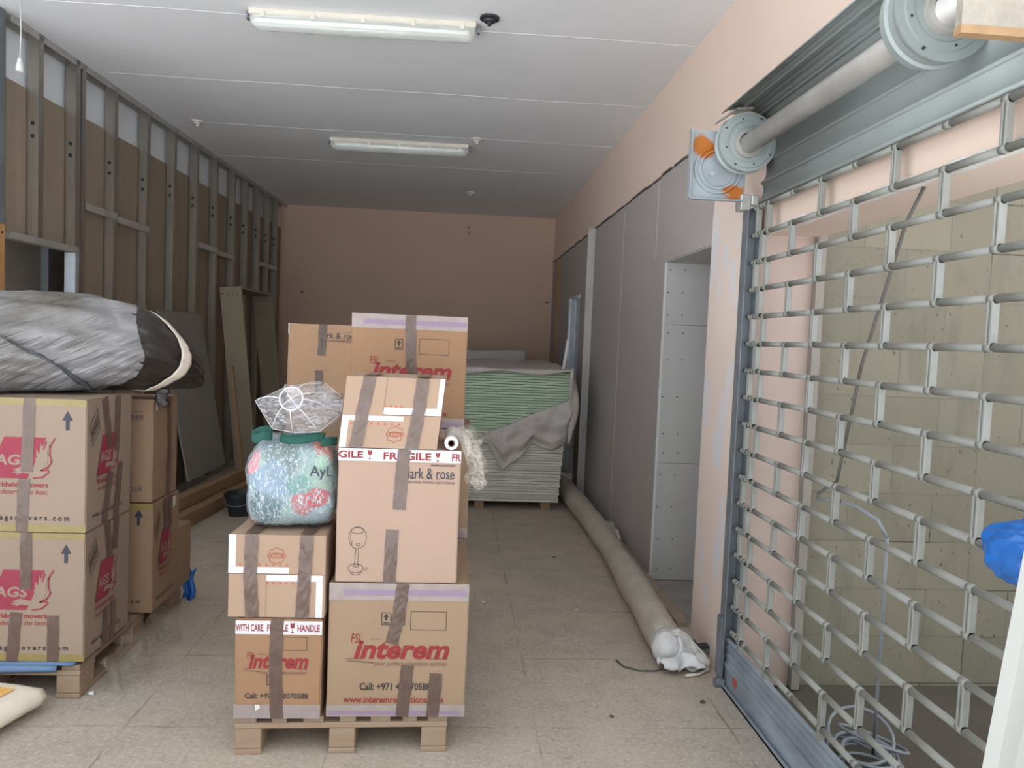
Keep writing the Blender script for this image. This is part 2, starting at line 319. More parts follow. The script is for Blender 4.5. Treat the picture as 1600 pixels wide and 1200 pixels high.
# ------------------------------------------------------------------ mesh helpers
class MB:
    def __init__(s): s.bm = bmesh.new()
    def box(s, x0, y0, z0, x1, y1, z1, mtx=None):
        vs = [s.bm.verts.new(((x1 if i & 1 else x0), (y1 if i & 2 else y0), (z1 if i & 4 else z0))) for i in range(8)]
        s._hexa(vs)
        if mtx is not None: bmesh.ops.transform(s.bm, matrix=mtx, verts=vs)
        return s
    def _hexa(s, v):
        for f in ((0, 2, 3, 1), (4, 5, 7, 6), (0, 1, 5, 4), (2, 6, 7, 3), (0, 4, 6, 2), (1, 3, 7, 5)):
            s.bm.faces.new([v[i] for i in f])
    def hexa(s, pts):
        s._hexa([s.bm.verts.new(p) for p in pts]); return s
    def poly(s, pts, thick=0, nrm=(0, -1, 0)):
        vs = [s.bm.verts.new(p) for p in pts]
        f = s.bm.faces.new(vs)
        if thick:
            r = bmesh.ops.extrude_face_region(s.bm, geom=[f])
            vv = [g for g in r['geom'] if isinstance(g, bmesh.types.BMVert)]
            bmesh.ops.translate(s.bm, vec=Vector(nrm) * thick, verts=vv)
        return s
    def tube(s, pts, r, n=8, cap=True, closed=False):
        pts = [Vector(p) for p in pts]; rings = []
        rr = r if isinstance(r, (list, tuple)) else [r] * len(pts)
        prev = None
        for i, p in enumerate(pts):
            if closed: t = pts[(i + 1) % len(pts)] - pts[i - 1]
            else: t = pts[min(i + 1, len(pts) - 1)] - pts[max(i - 1, 0)]
            if t.length < 1e-9: t = Vector((0, 0, 1))
            t.normalize()
            if prev is None:
                a = Vector((0, 0, 1)) if abs(t.z) < .9 else Vector((1, 0, 0))
                u = t.cross(a).normalized()
            else:
                u = prev - t * prev.dot(t)
                u = u.normalized() if u.length > 1e-6 else t.orthogonal().normalized()
            prev = u; w = t.cross(u)
            rings.append([s.bm.verts.new(p + (u * math.cos(2 * PI * k / n) + w * math.sin(2 * PI * k / n)) * rr[i]) for k in range(n)])
        m = len(rings)
        for i in range(m if closed else m - 1):
            a, b = rings[i], rings[(i + 1) % m]
            for k in range(n):
                f = s.bm.faces.new((a[k], a[(k + 1) % n], b[(k + 1) % n], b[k])); f.smooth = True
        if cap and not closed:
            s.bm.faces.new(rings[0][::-1]); s.bm.faces.new(rings[-1])
        return s
    def lathe(s, prof, axis, org, n=40):
        """prof: (radius, along) pairs turned about an axis through org"""
        a = Vector(axis).normalized(); u = a.orthogonal().normalized(); w = a.cross(u); org = Vector(org)
        rings = []
        for r, h in prof:
            if r < 1e-6: rings.append([s.bm.verts.new(org + a * h)])
            else: rings.append([s.bm.verts.new(org + a * h + (u * math.cos(2 * PI * k / n) + w * math.sin(2 * PI * k / n)) * r) for k in range(n)])
        for i in range(len(rings) - 1):
            A, B = rings[i], rings[i + 1]
            for k in range(n):
                q = [A[k % len(A)], A[(k + 1) % len(A)], B[(k + 1) % len(B)], B[k % len(B)]]
                q = list(dict.fromkeys(q))
                if len(q) > 2: s.bm.faces.new(q)
        return s
    def grid(s, fn, nu, nv, thick=0):
        g = [[s.bm.verts.new(fn(i / nu, j / nv)) for j in range(nv + 1)] for i in range(nu + 1)]
        fs = []
        for i in range(nu):
            for j in range(nv):
                f = s.bm.faces.new((g[i][j], g[i + 1][j], g[i + 1][j + 1], g[i][j + 1])); f.smooth = True; fs.append(f)
        return s
    def add_mesh(s, me, mtx):
        n0 = len(s.bm.verts); s.bm.from_mesh(me); s.bm.verts.ensure_lookup_table()
        bmesh.ops.transform(s.bm, matrix=mtx, verts=s.bm.verts[n0:]); return s
    def bevel(s, w, seg=1):
        bmesh.ops.bevel(s.bm, geom=list(s.bm.edges), offset=w, segments=seg, affect='EDGES', clamp_overlap=True); return s
    def build(s, name, m, parent=None, recalc=True, solid=0):
        if recalc: bmesh.ops.recalc_face_normals(s.bm, faces=s.bm.faces)
        me = bpy.data.meshes.new(name); s.bm.to_mesh(me); s.bm.free()
        me.materials.append(M[m] if isinstance(m, str) else m)
        o = bpy.data.objects.new(name, me); C.objects.link(o)
        if parent is not None: o.parent = parent
        if solid:
            md = o.modifiers.new('thickness', 'SOLIDIFY'); md.thickness = solid; md.offset = 0
        return o

def thing(name, label, cat, loc=(0, 0, 0), rz=0.0, group=None):
    o = bpy.data.objects.new(name, None); C.objects.link(o)
    o.empty_display_size = .1; o.location = loc; o.rotation_euler = (0, 0, rz); o['label'] = label; o['category'] = cat
    if group: o['group'] = group
    return o
def tag(o, label, cat, group=None):
    o['label'] = label; o['category'] = cat
    if group: o['group'] = group
    return o
def structure(o): o['kind'] = 'structure'; return o

_text = {}
def text_mesh(s, bold=0.0, shear=0.0):
    k = (s, bold, shear)
    if k not in _text:
        cu = bpy.data.curves.new('lettering', 'FONT'); cu.body = s; cu.offset = bold; cu.shear = shear; cu.resolution_u = 3
        o = bpy.data.objects.new('lettering', cu); C.objects.link(o)
        dg = bpy.context.evaluated_depsgraph_get()
        me = bpy.data.meshes.new_from_object(o.evaluated_get(dg))
        bpy.data.objects.remove(o); bpy.data.curves.remove(cu)
        xs = [v.co.x for v in me.vertices]; ys = [v.co.y for v in me.vertices]
        x0, x1, y0, y1 = min(xs), max(xs), min(ys), max(ys)
        for v in me.vertices: v.co.x = (v.co.x - x0) / (x1 - x0); v.co.y = (v.co.y - y0) / (y1 - y0); v.co.z = 0
        _text[k] = me
    return _text[k]

# ------------------------------------------------------------------ cartons
class Face:
    """a printed side of a box: u runs left to right, v from the top down, both 0..1"""
    def __init__(s, org, ux, vy, w, h, nrm): s.o = Vector(org); s.ux = Vector(ux); s.vy = Vector(vy); s.w = w; s.h = h; s.n = Vector(nrm)
    def P(s, u, v, e=.0012): return s.o + s.ux * (u * s.w) + s.vy * (v * s.h) + s.n * e
    def quads(s, mb, pts, e=.0012): mb.poly([s.P(u, v, e) for u, v in pts]); return mb
    def rect(s, mb, u0, v0, u1, v1, e=.0012): return s.quads(mb, [(u0, v1), (u1, v1), (u1, v0), (u0, v0)], e)
    def frame(s, mb, u0, v0, u1, v1, t, e=.0012):
        tu, tv = t / s.w, t / s.h
        s.rect(mb, u0, v0, u1, v0 + tv, e); s.rect(mb, u0, v1 - tv, u1, v1, e); s.rect(mb, u0, v0 + tv, u0 + tu, v1 - tv, e); s.rect(mb, u1 - tu, v0 + tv, u1, v1 - tv, e)
    def line(s, mb, pts, t, e=.0012):
        for (u0, v0), (u1, v1) in zip(pts, pts[1:]):
            a = Vector((u0 * s.w, v0 * s.h)); b = Vector((u1 * s.w, v1 * s.h)); d = b - a
            if d.length < 1e-6: continue
            d.normalize(); p = Vector((-d.y, d.x)) * (t / 2); d = d * (t * .3)
            q = [a - d + p, a - d - p, b + d - p, b + d + p]
            mb.poly([s.o + s.ux * c.x + s.vy * c.y + s.n * e for c in q])
    def text(s, mb, txt, u0, v0, u1, v1, bold=0., shear=0., e=.0014):
        me = text_mesh(txt, bold, shear)
        X = s.ux * ((u1 - u0) * s.w); Y = -s.vy * ((v1 - v0) * s.h); O = s.P(u0, v1, e)
        mb.add_mesh(me, Matrix(((X.x, Y.x, s.n.x, O.x), (X.y, Y.y, s.n.y, O.y), (X.z, Y.z, s.n.z, O.z), (0, 0, 0, 1))))

class Carton:
    def __init__(s, label, fl, w, d, h, rz=0., m='card_interem', name='cardboard_box', group=None, skew=0., cat='box', seed=0):
        """fl = bottom front left corner in the room"""
        s.w, s.d, s.h, s.m, s.skew = w, d, h, m, skew
        c = Vector(fl) + Matrix.Rotation(rz, 3, 'Z') @ Vector((w / 2, d / 2, 0))
        s.t = thing(name, label, cat, c, rz, group)
        mb = MB(); rnd = random.Random(seed); n = 6
        bm = mb.bm
        bmesh.ops.create_cube(bm, size=1)
        bmesh.ops.subdivide_edges(bm, edges=bm.edges[:], cuts=5, use_grid_fill=True)
        for v in bm.verts:
            x, y, z = v.co; q = Vector((x * w, y * d, (z + .5) * h))
            k = .0035
            bul = (1 - (2 * x) ** 2) * (1 - (2 * z) ** 2)
            if y < -.49: q.y += .0015 * noise.noise(q * 6)
            if x > .49 or x < -.49: q.x += math.copysign(k, x) * noise.noise(q * 5 + Vector((seed, 0, 0)))
            if z > .49: q.z += k * noise.noise(q * 6 + Vector((0, seed, 0)))
            q.x += skew * q.z
            v.co = q
        bmesh.ops.bevel(bm, geom=[e for e in bm.edges if len(e.link_faces) == 2 and e.calc_face_angle(0) > 1], offset=.004, segments=2, affect='EDGES')
        s.body = mb.build('carton_body', m, s.t)
        s.F = Face((-w / 2 + skew * h, -d / 2, h), (1, 0, 0), (-skew, 0, -1), w, h, (0, -1, 0))
        s.S = Face((w / 2 + .0035, -d / 2, h), (0, 1, 0), (0, 0, -1), d, h, (1, 0, 0))
        s.T = Face((-w / 2 + skew * h, d / 2, h + .0035), (1, 0, 0), (0, -1, 0), w, d, (0, 0, 1))
    def part(s, name, m, fn, face='F', label=None):
        mb = MB(); fn(getattr(s, face), mb)
        o = mb.build(name, m, s.t, recalc=False)
        if label: o['label'] = label
        return o
    def tape(s, pts, face='F', m='tape_brown', name='packing_tape', wid=None, e=.0022, rag=True):
        """pts: centre line (u, v); a strip of tape with slightly creased edges"""
        f = getattr(s, face); wid = wid or .048
        mb = MB(); L = []
        for (u0, v0), (u1, v1) in zip(pts, pts[1:]):
            for k in range(6): L.append((u0 + (u1 - u0) * k / 6, v0 + (v1 - v0) * k / 6))
        L.append(pts[-1]); hw = wid / 2
        row = []
        for i, (u, v) in enumerate(L):
            a = Vector((L[max(i - 1, 0)][0] * f.w, L[max(i - 1, 0)][1] * f.h)); b = Vector((L[min(i + 1, len(L) - 1)][0] * f.w, L[min(i + 1, len(L) - 1)][1] * f.h))
            d = (b - a).normalized(); p = Vector((-d.y, d.x)); c = Vector((u * f.w, v * f.h))
            j = .0012 * math.sin(i * 2.1 + u * 9)
            r = []
            for q in (-1, -.4, .2, 1):
                w2 = c + p * (hw * q + j)
                r.append(mb.bm.verts.new(f.o + f.ux * w2.x + f.vy * w2.y + f.n * (e + .0008 * abs(math.sin(i * 1.7 + q * 3)))))
            row.append(r)
        for i in range(len(row) - 1):
            for k in range(3): mb.bm.faces.new((row[i][k], row[i + 1][k], row[i + 1][k + 1], row[i][k + 1]))
        return mb.build(name, m, s.t, recalc=False)
    def band(s, v0, v1, m, name='edge_tape', face='F', u0=0., u1=1., e=.0017):
        return s.part(name, m, lambda f, mb: f.rect(mb, u0, v0, u1, v1, e), face)

def glass_icon(f, mb, u, v, w, h):
    """little broken wine glass: bowl, stem, foot"""
    f.quads(mb, [(u, v), (u + w * .15, v + h * .5), (u + w * .85, v + h * .5), (u + w, v), (u + w * .6, v), (u + w * .5, v + h * .25), (u + w * .4, v)][::-1])
    f.rect(mb, u + w * .43, v + h * .5, u + w * .57, v + h * .9); f.rect(mb, u + w * .2, v + h * .9, u + w * .8, v + h)

def arrow_icon(f, mb, u0, v0, u1, v1):
    um = (u0 + u1) / 2; w = u1 - u0; vm = v0 + (v1 - v0) * .5
    f.quads(mb, [(u0, vm), (u1, vm), (um, v0)]); f.rect(mb, um - w * .17, vm, um + w * .17, v1)

def ring_icon(f, mb, u, v, ru, rv, t, n=18, wob=0., a0=0., a1=2 * PI):
    f.line(mb, [(u + ru * (1 + wob * math.cos(8 * (a0 + (a1 - a0) * k / n))) * math.cos(a0 + (a1 - a0) * k / n), v + rv * (1 + wob * math.cos(8 * (a0 + (a1 - a0) * k / n))) * math.sin(a0 + (a1 - a0) * k / n)) for k in range(n + 1)], t)

def interem(label, fl, w, d, h, rz=0., big=True, tapes=(), lilac=True, top_fragile=False, seed=0, m='card_interem', prints=True, group=None):
    b = Carton(label, fl, w, d, h, rz, m, seed=seed, group=group)
    if lilac:
        b.band(-.002, .125, 'tape_lilac'); b.part('lilac_stripe', 'lilac_print', lambda f, mb: f.rect(mb, .10, .045, .985, .088, .0020))
        b.band(.91, 1.0, 'tape_lilac'); b.part('lilac_stripe', 'lilac_print', lambda f, mb: f.rect(mb, .02, .955, .96, .985, .0020))
    if prints:
        U = (lambda u: u) if big else (lambda u: (u - .16) * 1.0 + .135)
        def logo(f, mb):
            f.text(mb, 'interem', U(.185), .425 if big else .355, U(.875), .565 if big else .50, .035, .25)
            f.text(mb, 'FSL', U(.165), .375 if big else .335, U(.245), .445 if big else .40, .0, .1)
        b.part('logo_print', 'ink_red', logo)
        def slogan(f, mb):
            v = .575 if big else .515
            f.quads(mb, [(U(.14), v + .008), (U(.33), v + .022), (U(.33), v + .012), (U(.14), v)][::-1])
            f.line(mb, [(U(.30), v - .16), (U(.38), v - .16)], .003); f.line(mb, [(U(.13), v - .012), (U(.24), v - .012)], .003); f.line(mb, [(U(.74), v - .012), (U(.86), v - .012)], .003)
        b.part('logo_rule', 'ink_grey', slogan)
        b.part('slogan_print', 'ink_grey', lambda f, mb: f.text(mb, 'your perfect relocation partner', U(.33), (.579 if big else .519), U(.865), (.627 if big else .567), 0, .2))
        def phone(f, mb):
            if big: f.text(mb, 'Call: +971 4 8070588', .235, .745, .745, .80, .022)
            else: f.text(mb, 'Call: +971 4 8070588', .125, .745, .855, .80, .022)
        b.part('phone_print', 'ink_black', phone)
        def web(f, mb):
            if big: f.text(mb, 'www.interemrelocations.com', .12, .845, .84, .895, .018)
            else: f.text(mb, 'www.interemrelocations.com', .10, .885, .87, .925, .0)
        b.part('web_address_print', 'ink_red' if big else 'ink_grey', web)
        def icons(f, mb):
            if big:
                f.frame(mb, .375, .215, .445, .31, .003); arrow_icon(f, mb, .39, .225, .43, .275); f.rect(mb, .39, .29, .43, .298)
                f.frame(mb, .475, .215, .545, .31, .003); f.line(mb, [(.51, .235), (.51, .285)], .004); f.line(mb, [(.495, .29), (.525, .29)], .004)
                f.frame(mb, .585, .205, .845, .345, .0018)
            else:
                f.frame(mb, .50, .18, .83, .315, .0018); f.frame(mb, .37, .56, .47, .665, .003); f.rect(mb, .40, .59, .44, .635)
        b.part('handling_marks', 'ink_black', icons)
    for t in tapes: b.tape(t)
    return b

# ================================================================== SETTING
def struct_box(name, m, *boxes, parent=None):
    mb = MB()
    for b in boxes: mb.box(*b)
    o = mb.build(name, m, parent)
    if parent is None: structure(o)
    return o

XW = 1.379          # inner face of the right-hand wall
CEIL = 3.39
floor = struct_box('floor', 'floor', (-6, .6, -.12, XW + .02, 11.5, 0))
struct_box('floor_recess', 'dark_floor', (XW + .02, 4.1, -.12, 2.9, 11.5, -.004))
struct_box('floor_yard', 'yard', (XW + .02, .6, -.14, 9, 3.75, -.012))
struct_box('floor_pavement', 'pavement', (-30, -25, -.16, 30, .6, -.03))
ceil = struct_box('ceiling', 'ceiling', (-6, 2.3, CEIL, 9, 11.5, CEIL + .2))  # unseen parts shaped for light: covers the yard, front edge cut back for sky
for y in (3.38, 4.62, 5.84, 7.05, 8.3):
    mb = MB()
    for k in range(24):
        x0 = -2.6 + k * .165; j = lambda q: y + .006 * math.sin(q * 5 + y * 3)
        mb.hexa([(x0, j(x0) - .0035, CEIL - .0012), (x0 + .165, j(x0 + .165) - .0035, CEIL - .0012), (x0, j(x0) + .0035, CEIL - .0012), (x0 + .165, j(x0 + .165) + .0035, CEIL - .0012),
                 (x0, j(x0) - .0035, CEIL), (x0 + .165, j(x0 + .165) - .0035, CEIL), (x0, j(x0) + .0035, CEIL), (x0 + .165, j(x0 + .165) + .0035, CEIL)])
    mb.build('joint_strip', 'seam_white', ceil)
wb = struct_box('wall_back', 'cream_dimmed', (-6, 11.25, 0, 1.6, 11.45, CEIL))
mb = MB()
for x, z in ((1.29, 2.17), (1.325, 2.17), (-2.22, 2.165), (-2.25, 2.168), (.12, 3.2)):
    mb.lathe([(0, -.004), (.012, -.004), (.012, .0)], (0, 1, 0), (x, 11.25, z), 10)
mb.build('screw_hole', 'black_plastic', wb)
mb = MB(); mb.box(-2.4, 11.243, 2.335, 1.379, 11.25, 2.345); mb.build('plaster_ridge', 'cream_dimmed', wb)
mb = MB(); mb.tube([(.13, 11.25, 3.12), (.13, 11.2, 3.10), (.13, 11.18, 3.13)], .008, 6); mb.build('hook', 'steel_dull', wb)
struct_box('wall_left', 'cream', (-6.2, 2.3, 0, -6, 11.5, CEIL))

# right-hand wall: plaster above, plasterboard lining below with a doorway and a narrow service opening
wr = struct_box('wall_right', 'cream', (XW, .9, 2.77, XW + .27, 11.25, CEIL), (XW, .9, 2.115, XW + .27, 4.15, 2.77))
struct_box('wall_right_pillar', 'pillar', (XW - .012, 3.47, 0, XW + .27, 4.13, 2.3), (XW - .002, 3.47, 2.3, XW + .27, 4.15, 2.77))
o = MB().box(XW - .010, 3.464, 0, XW + .268, 3.4695, 2.112).build('reveal_darkened', 'reveal', bpy.data.objects['wall_right_pillar'])  # thin skin added to carry the darkened colour of the lit face
D0, D1, DZ = 4.13, 5.08, 2.155
V0, V1, VZ = 8.62, 9.5, 2.15
wp = struct_box('wall_right_lining', 'plaster_grey',
                (XW - .004, D1, 0, XW + .06, V0, 2.755), (XW - .004, V0, VZ, XW + .06, V1, 2.755), (XW - .004, V1, 0, XW + .06, 11.25, 2.755), (XW - .004, D0 + .02, DZ, XW + .06, D1, 2.755))
# reveal of the doorway: three boards, the soffit and the far side
mb = MB()
for z0, z1 in ((0, .80), (.803, 1.735), (1.738, DZ)): mb.box(XW + .006, D1 - .008, z0, XW + .95, D1 - .001, z1)
mb.box(XW, D0 + .03, DZ - .008, XW + .95, D1 - .01, DZ - .001); mb.box(XW + .95, D0, 0, XW + .97, D1 + .02, DZ)
mb.build('reveal_board', 'plaster_light', wp)
mb = MB(); mb.box(XW - .009, D1 - .012, 0, XW + .0055, D1 + .002, DZ - .009); mb.build('corner_bead', 'white_paint', wp)
mb = MB()
for z in (.07, .28, .5, .72, .87, 1.0, 1.25, 1.5, 1.68, 1.8, 1.95, 2.1):
    for dx in (.03, .13):
        mb.lathe([(0, -.002), (.005, -.002), (.005, .001)], (0, 1, 0), (XW + dx + .012 * math.sin(z * 9), D1 - .008, z + .02 * dx), 8)
mb.build('screw_head', 'black_plastic', wp)
# ragged crack where the lining meets the wall above
mb = MB(); y = 4.2
rnd = random.Random(3)
while y < 11.2:
    l = rnd.uniform(.08, .35); z = 2.762 + rnd.uniform(-.006, .006)
    mb.box(XW - .012, y, z - rnd.uniform(.004, .01), XW - .001, y + l * rnd.uniform(.7, 1.0), z + .006); y += l
mb.build('open_joint', 'cable_dark', wp)
mb = MB(); mb.box(XW - .007, 6.45, .02, XW - .003, 6.456, 2.70); mb.box(XW - .007, 5.35, 2.2, XW - .003, 5.356, 2.75); mb.build('board_joint', 'plaster_light', wp)
mb = MB(); mb.box(XW - .05, 10.4, 0, XW - .004, 10.44, 2.72); mb.build('end_batten', 'timber', wp)
# steel lining of the narrow opening, dark room behind
mb = MB(); mb.box(XW - .002, V1 - .012, 0, XW + .14, V1, VZ); mb.box(XW - .004, V0, VZ - .012, XW + .14, V1, VZ)
mb.box(XW + .02, V1 - .022, 0, XW + .035, V1 - .012, VZ); mb.box(XW + .085, V1 - .022, 0, XW + .1, V1 - .012, VZ)
mb.build('steel_jamb', 'steel_bright', wp)
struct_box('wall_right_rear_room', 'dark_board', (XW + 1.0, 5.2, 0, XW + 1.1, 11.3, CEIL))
struct_box('trim_threshold', 'kerb', (XW - .07, 4.2, 0, XW - .004, 7.7, .03))
# upstand of mortar along the foot of the lining
# lintel edge, chipped
mb = MB()
def chip(u, v):
    y = .95 + 2.5 * u; a = .5 + .5 * noise.noise(Vector((y * 7, 0, 0))); b = .5 + .5 * noise.noise(Vector((y * 19, 3, 0)))
    zt = 2.122 + .022 * a + .008 * b; xi = XW + .015 + .035 * a
    return ((XW - .004, y, zt - (zt - 2.112) * v * 2) if v < .5 else (XW - .004 + (xi - XW) * (v - .5) * 2, y, 2.112 - .002 * b))
mb.grid(chip, 260, 4)
mb.build('chipped_edge', 'crumbly', wr, solid=.003)
mb = MB(); mb.box(XW + .27 - .02, 3.42, 0, XW + .29, 3.47, 2.12); mb.build('gap_shade_strip', 'dark_board', wr)  # strip standing in for the shaded gap between reveal and blockwork
# blockwork of the next plot, seen through the grille, and the plastered stub at the front corner
struct_box('wall_block', 'block', (XW + .27, 3.5, -.02, 9, 3.75, CEIL))
struct_box('wall_yard_added_shade', 'block', (XW + .08, .62, -.02, 9, .8, 1.05))  # low wall added out of view to shade the foot of the blockwork
struct_box('wall_front_stub', 'rough_plaster', (1.045, 1.60, 2.292, 1.66, 1.622, CEIL))
mb = MB(); mb.box(1.043, 1.598, 2.274, 1.66, 1.624, 2.2915); structure(mb.build('trim_stub_edge', 'timber'))

# ================================================================== STEEL STUD PARTITION
def XP(y): return -2.685 + (y - 4.9) * .0345
ang = -math.atan(.0345)
part_ = thing('stud_partition', 'galvanised steel stud partition with brown board behind, along the left side', 'partition', (XP(4.8), 4.8, 0), ang)
def PL(y): return (y - 4.8)       # distance along the partition
mb = MB()
mb.box(-.08, .05, CEIL - .045, -.078, 6.45, CEIL - .003); mb.box(-.002, .05, CEIL - .045, 0, 6.45, CEIL - .003); mb.box(-.08, .05, CEIL - .003, 0, 6.45, CEIL)
mb.build('ceiling_track', 'steel', part_)
mb = MB(); mb.box(-.08, .4, 0, -.078, 6.45, .04); mb.box(-.002, .4, 0, 0, 6.45, .04); mb.box(-.08, .4, 0, 0, 6.45, .003); mb.build('floor_track', 'steel', part_)
def stud(y, z0, z1, m='stud_steel', name='stud', holes=True, x0=-.075, dbl=False):
    """C section, web towards the street, lipped flanges"""
    mb = MB(); w = .05
    mb.box(x0, y, z0, 0, y + .0015, z1)
    for k in range(5):                                             # ribs rolled into the web
        x = x0 + .014 + k * .0115; mb.box(x, y - .0016, z0, x + .004, y, z1)
    mb.box(-.0015, y, z0, 0, y + w, z1); mb.box(x0, y, z0, x0 + .0015, y + w, z1)
    mb.box(-.009, y + w - .0015, z0, 0, y + w, z1)
    o = mb.build(name, m, part_)
    if holes:
        hb = MB()
        for z in (2.86, 2.78) if z1 > 3 else ():
            hb.lathe([(0, -.004), (.013, -.004), (.013, 0)], (0, 1, 0), (x0 / 2, y, z - .06 * ((y * 7.3) % 1)), 12)
        if z1 > 3: hb.build('service_hole', 'black_plastic', o)
    return o
S_PIX = [5.14, 5.585, 6.14, 6.71, 7.27, 7.82, 8.38, 8.95, 9.41, 9.91, 10.34, 10.73]
for i, y in enumerate(S_PIX):
    stud(PL(y), 2.118 if i < 2 else .003, CEIL - .003)
stud(PL(5.66), .003, CEIL - .003, holes=False)
# opening: header track and bright jamb
mb = MB(); mb.box(-.08, .05, 2.075, 0, PL(5.62), 2.078); mb.box(-.0015, .05, 2.078, 0, PL(5.62), 2.115); mb.box(-.08, .05, 2.078, -.078, PL(5.62), 2.115)
mb.build('header_track', 'steel', part_)
stud(PL(5.59), .003, 2.07, 'steel_bright', 'jamb_stud', False)
# noggins
for (ya, yb, z, m) in ((5.72, 6.14, 2.42, 'steel'), (6.2, 6.71, 2.40, 'steel'), (7.88, 8.38, 2.42, 'steel_bright'), (8.44, 8.95, 2.40, 'steel'), (9.97, 10.34, 2.44, 'steel'), (10.4, 10.73, 2.44, 'steel_bright')):
    mb = MB(); mb.box(-.06, PL(ya), z - .03, .002, PL(yb), z - .028); mb.box(.0005, PL(ya), z - .03, .003, PL(yb) + .05, z + .02); mb.build('noggin', m, part_)
# board fixed to the far side, in sheets
mb = MB()
ys = [5.66, 6.16, 6.73, 7.29, 7.84, 8.4, 8.97, 9.43, 9.93, 10.36, 11.25]
for a, b in zip(ys, ys[1:]): mb.box(-.092, PL(a) + .002, .0, -.0795, PL(b) - .002, 3.06)
mb.box(-.092, .05, 2.09, -.0795, PL(5.16), 3.045); mb.box(-.092, PL(5.16) + .004, 2.09, -.0795, PL(5.655), 3.05)
mb.build('backing_board', 'brown_board', part_)
o = MB().box(-.2, .0, 2.9, -.1, 6.5, CEIL).build('wall_left_upper', 'white_wall'); o.location = part_.location; o.rotation_euler = part_.rotation_euler; structure(o)
# second leaf behind the opening
lf = thing('inner_partition', 'dark board partition with one stud, seen through the opening at left', 'partition', (-3.05, 4.8, 0), 0)
mb = MB(); mb.box(-.02, -.2, 0, 0, 1.14, 2.6); mb.box(-.02, 1.145, 0, 0, 3, 2.6); mb.build('board', 'dark_board', lf)
mb = MB(); mb.box(0.0, 1.1, 0, .05, 1.15, 2.6); mb.build('stud', 'steel_dull', lf)
# post at the left edge of the view
pst = thing('steel_post', 'wide dark steel post at the near end of the stud partition', 'post', (-2.70, 4.72, 0), 0)
mb = MB(); mb.box(-.06, 0, 2.15, 0, .003, CEIL); mb.box(-.003, 0, 2.15, .0, .10, CEIL); mb.box(-.06, .097, 2.15, 0, .10, CEIL); mb.build('channel', 'steel_dull', pst)
mb = MB(); mb.box(-.06, .0, 0, 0, .1, 2.15); mb.build('timber_core', 'orange_timber', pst)['label'] = 'orange timber lower part'
mb = MB(); mb.lathe([(0, -.003), (.008, -.003), (.008, 0)], (-1, 0, 0), (.0, .07, 2.1), 8); mb.lathe([(0, -.003), (.006, -.003), (.006, 0)], (-1, 0, 0), (.0, .06, 1.75), 8); mb.build('screw_head', 'black_plastic', pst)

# ================================================================== CEILING FITTINGS
def fitting(y, label):
    t = thing('fluorescent_fitting', label, 'ceiling light', (-.59, y, CEIL), -.02, 'fluorescent fittings on the ceiling')
    mb = MB(); mb.box(-.64, -.055, -.035, .64, .055, 0); mb.bevel(.006).build('tray', 'lamp_tray', t)
    mb = MB(); n = 10
    prof = [(.06 * math.cos(PI * k / n), -.036 - .07 * math.sin(PI * k / n) ** .7) for k in range(n + 1)]
    def f(a, b):
        k = b * n; i = min(int(k), n - 1); u = k - i; e = max(0, abs(a - .5) - .47) / .03
        q = 1 - .45 * e * e
        yy = prof[i][0] * (1 - u) + prof[i + 1][0] * u; zz = prof[i][1] * (1 - u) + prof[i + 1][1] * u
        return ((a - .5) * 1.27, yy * q, -.036 + (zz + .036) * q)
    mb.grid(f, 40, n).build('clear_cover', 'lamp_cover', t)
    for s in (-.025, .025):
        tb = MB(); tb.tube([(-.6, s, -.06), (.6, s, -.06)], .013, 10); tb.build('tube', 'tube', t)
    for k in range(5):
        for s in (-1, 1):
            cb = MB(); x = -.56 + k * .28; cb.box(x - .012, s * .058 - .004, -.05, x + .012, s * .058 + .004, -.018); cb.build('clip', 'lamp_tray', t)
    mb = MB(); mb.box(.645, -.02, -.05, .66, .02, -.01); mb.box(-.66, -.02, -.05, -.645, .02, -.01); mb.build('end_cap', 'steel_dull', t)
fitting(4.55, 'fluorescent strip light with clear cover on the ceiling nearest the street')
fitting(7.33, 'fluorescent strip light with clear cover on the ceiling towards the back wall')
def round_box(x, y, label, m, r=.055):
    t = thing('ceiling_outlet', label, 'junction box', (x, y, CEIL), 0, 'round outlets on the ceiling')
    mb = MB(); mb.lathe([(0, -.028), (r * .55, -.028), (r * .6, -.016), (r, -.012), (r, 0)], (0, 0, 1), (0, 0, 0), 20); mb.build('cover', m, t)
    mb = MB(); mb.lathe([(0, -.05), (.012, -.046), (.014, -.028)], (0, 0, 1), (0, 0, 0), 10); mb.build('nipple', m, t)
round_box(-2.33, 7.02, 'round white ceiling outlet near the stud partition', 'white_paint')
round_box(.12, 7.05, 'round white ceiling outlet beside the far strip light', 'white_paint')
round_box(.11, 9.56, 'small round white ceiling outlet nearest the back wall', 'white_paint')
round_box(.12, 4.42, 'round dark open ceiling outlet beside the near strip light', 'black_plastic')
lh = thing('lamp_holder', 'white lamp holder hanging on a cord at the upper left', 'lamp holder', (-2.50, 4.6, CEIL))
mb = MB(); mb.tube([(0, 0, 0), (.005, 0, -.2), (0, 0, -.34)], .003, 6); mb.build('cord', 'white_paint', lh)
mb = MB(); mb.lathe([(.0, -.34), (.012, -.34), (.014, -.36), (.02, -.375), (.021, -.41), (.016, -.41), (.0, -.39)], (0, 0, 1), (0, 0, 0), 16); mb.build('socket', 'white_paint', lh)

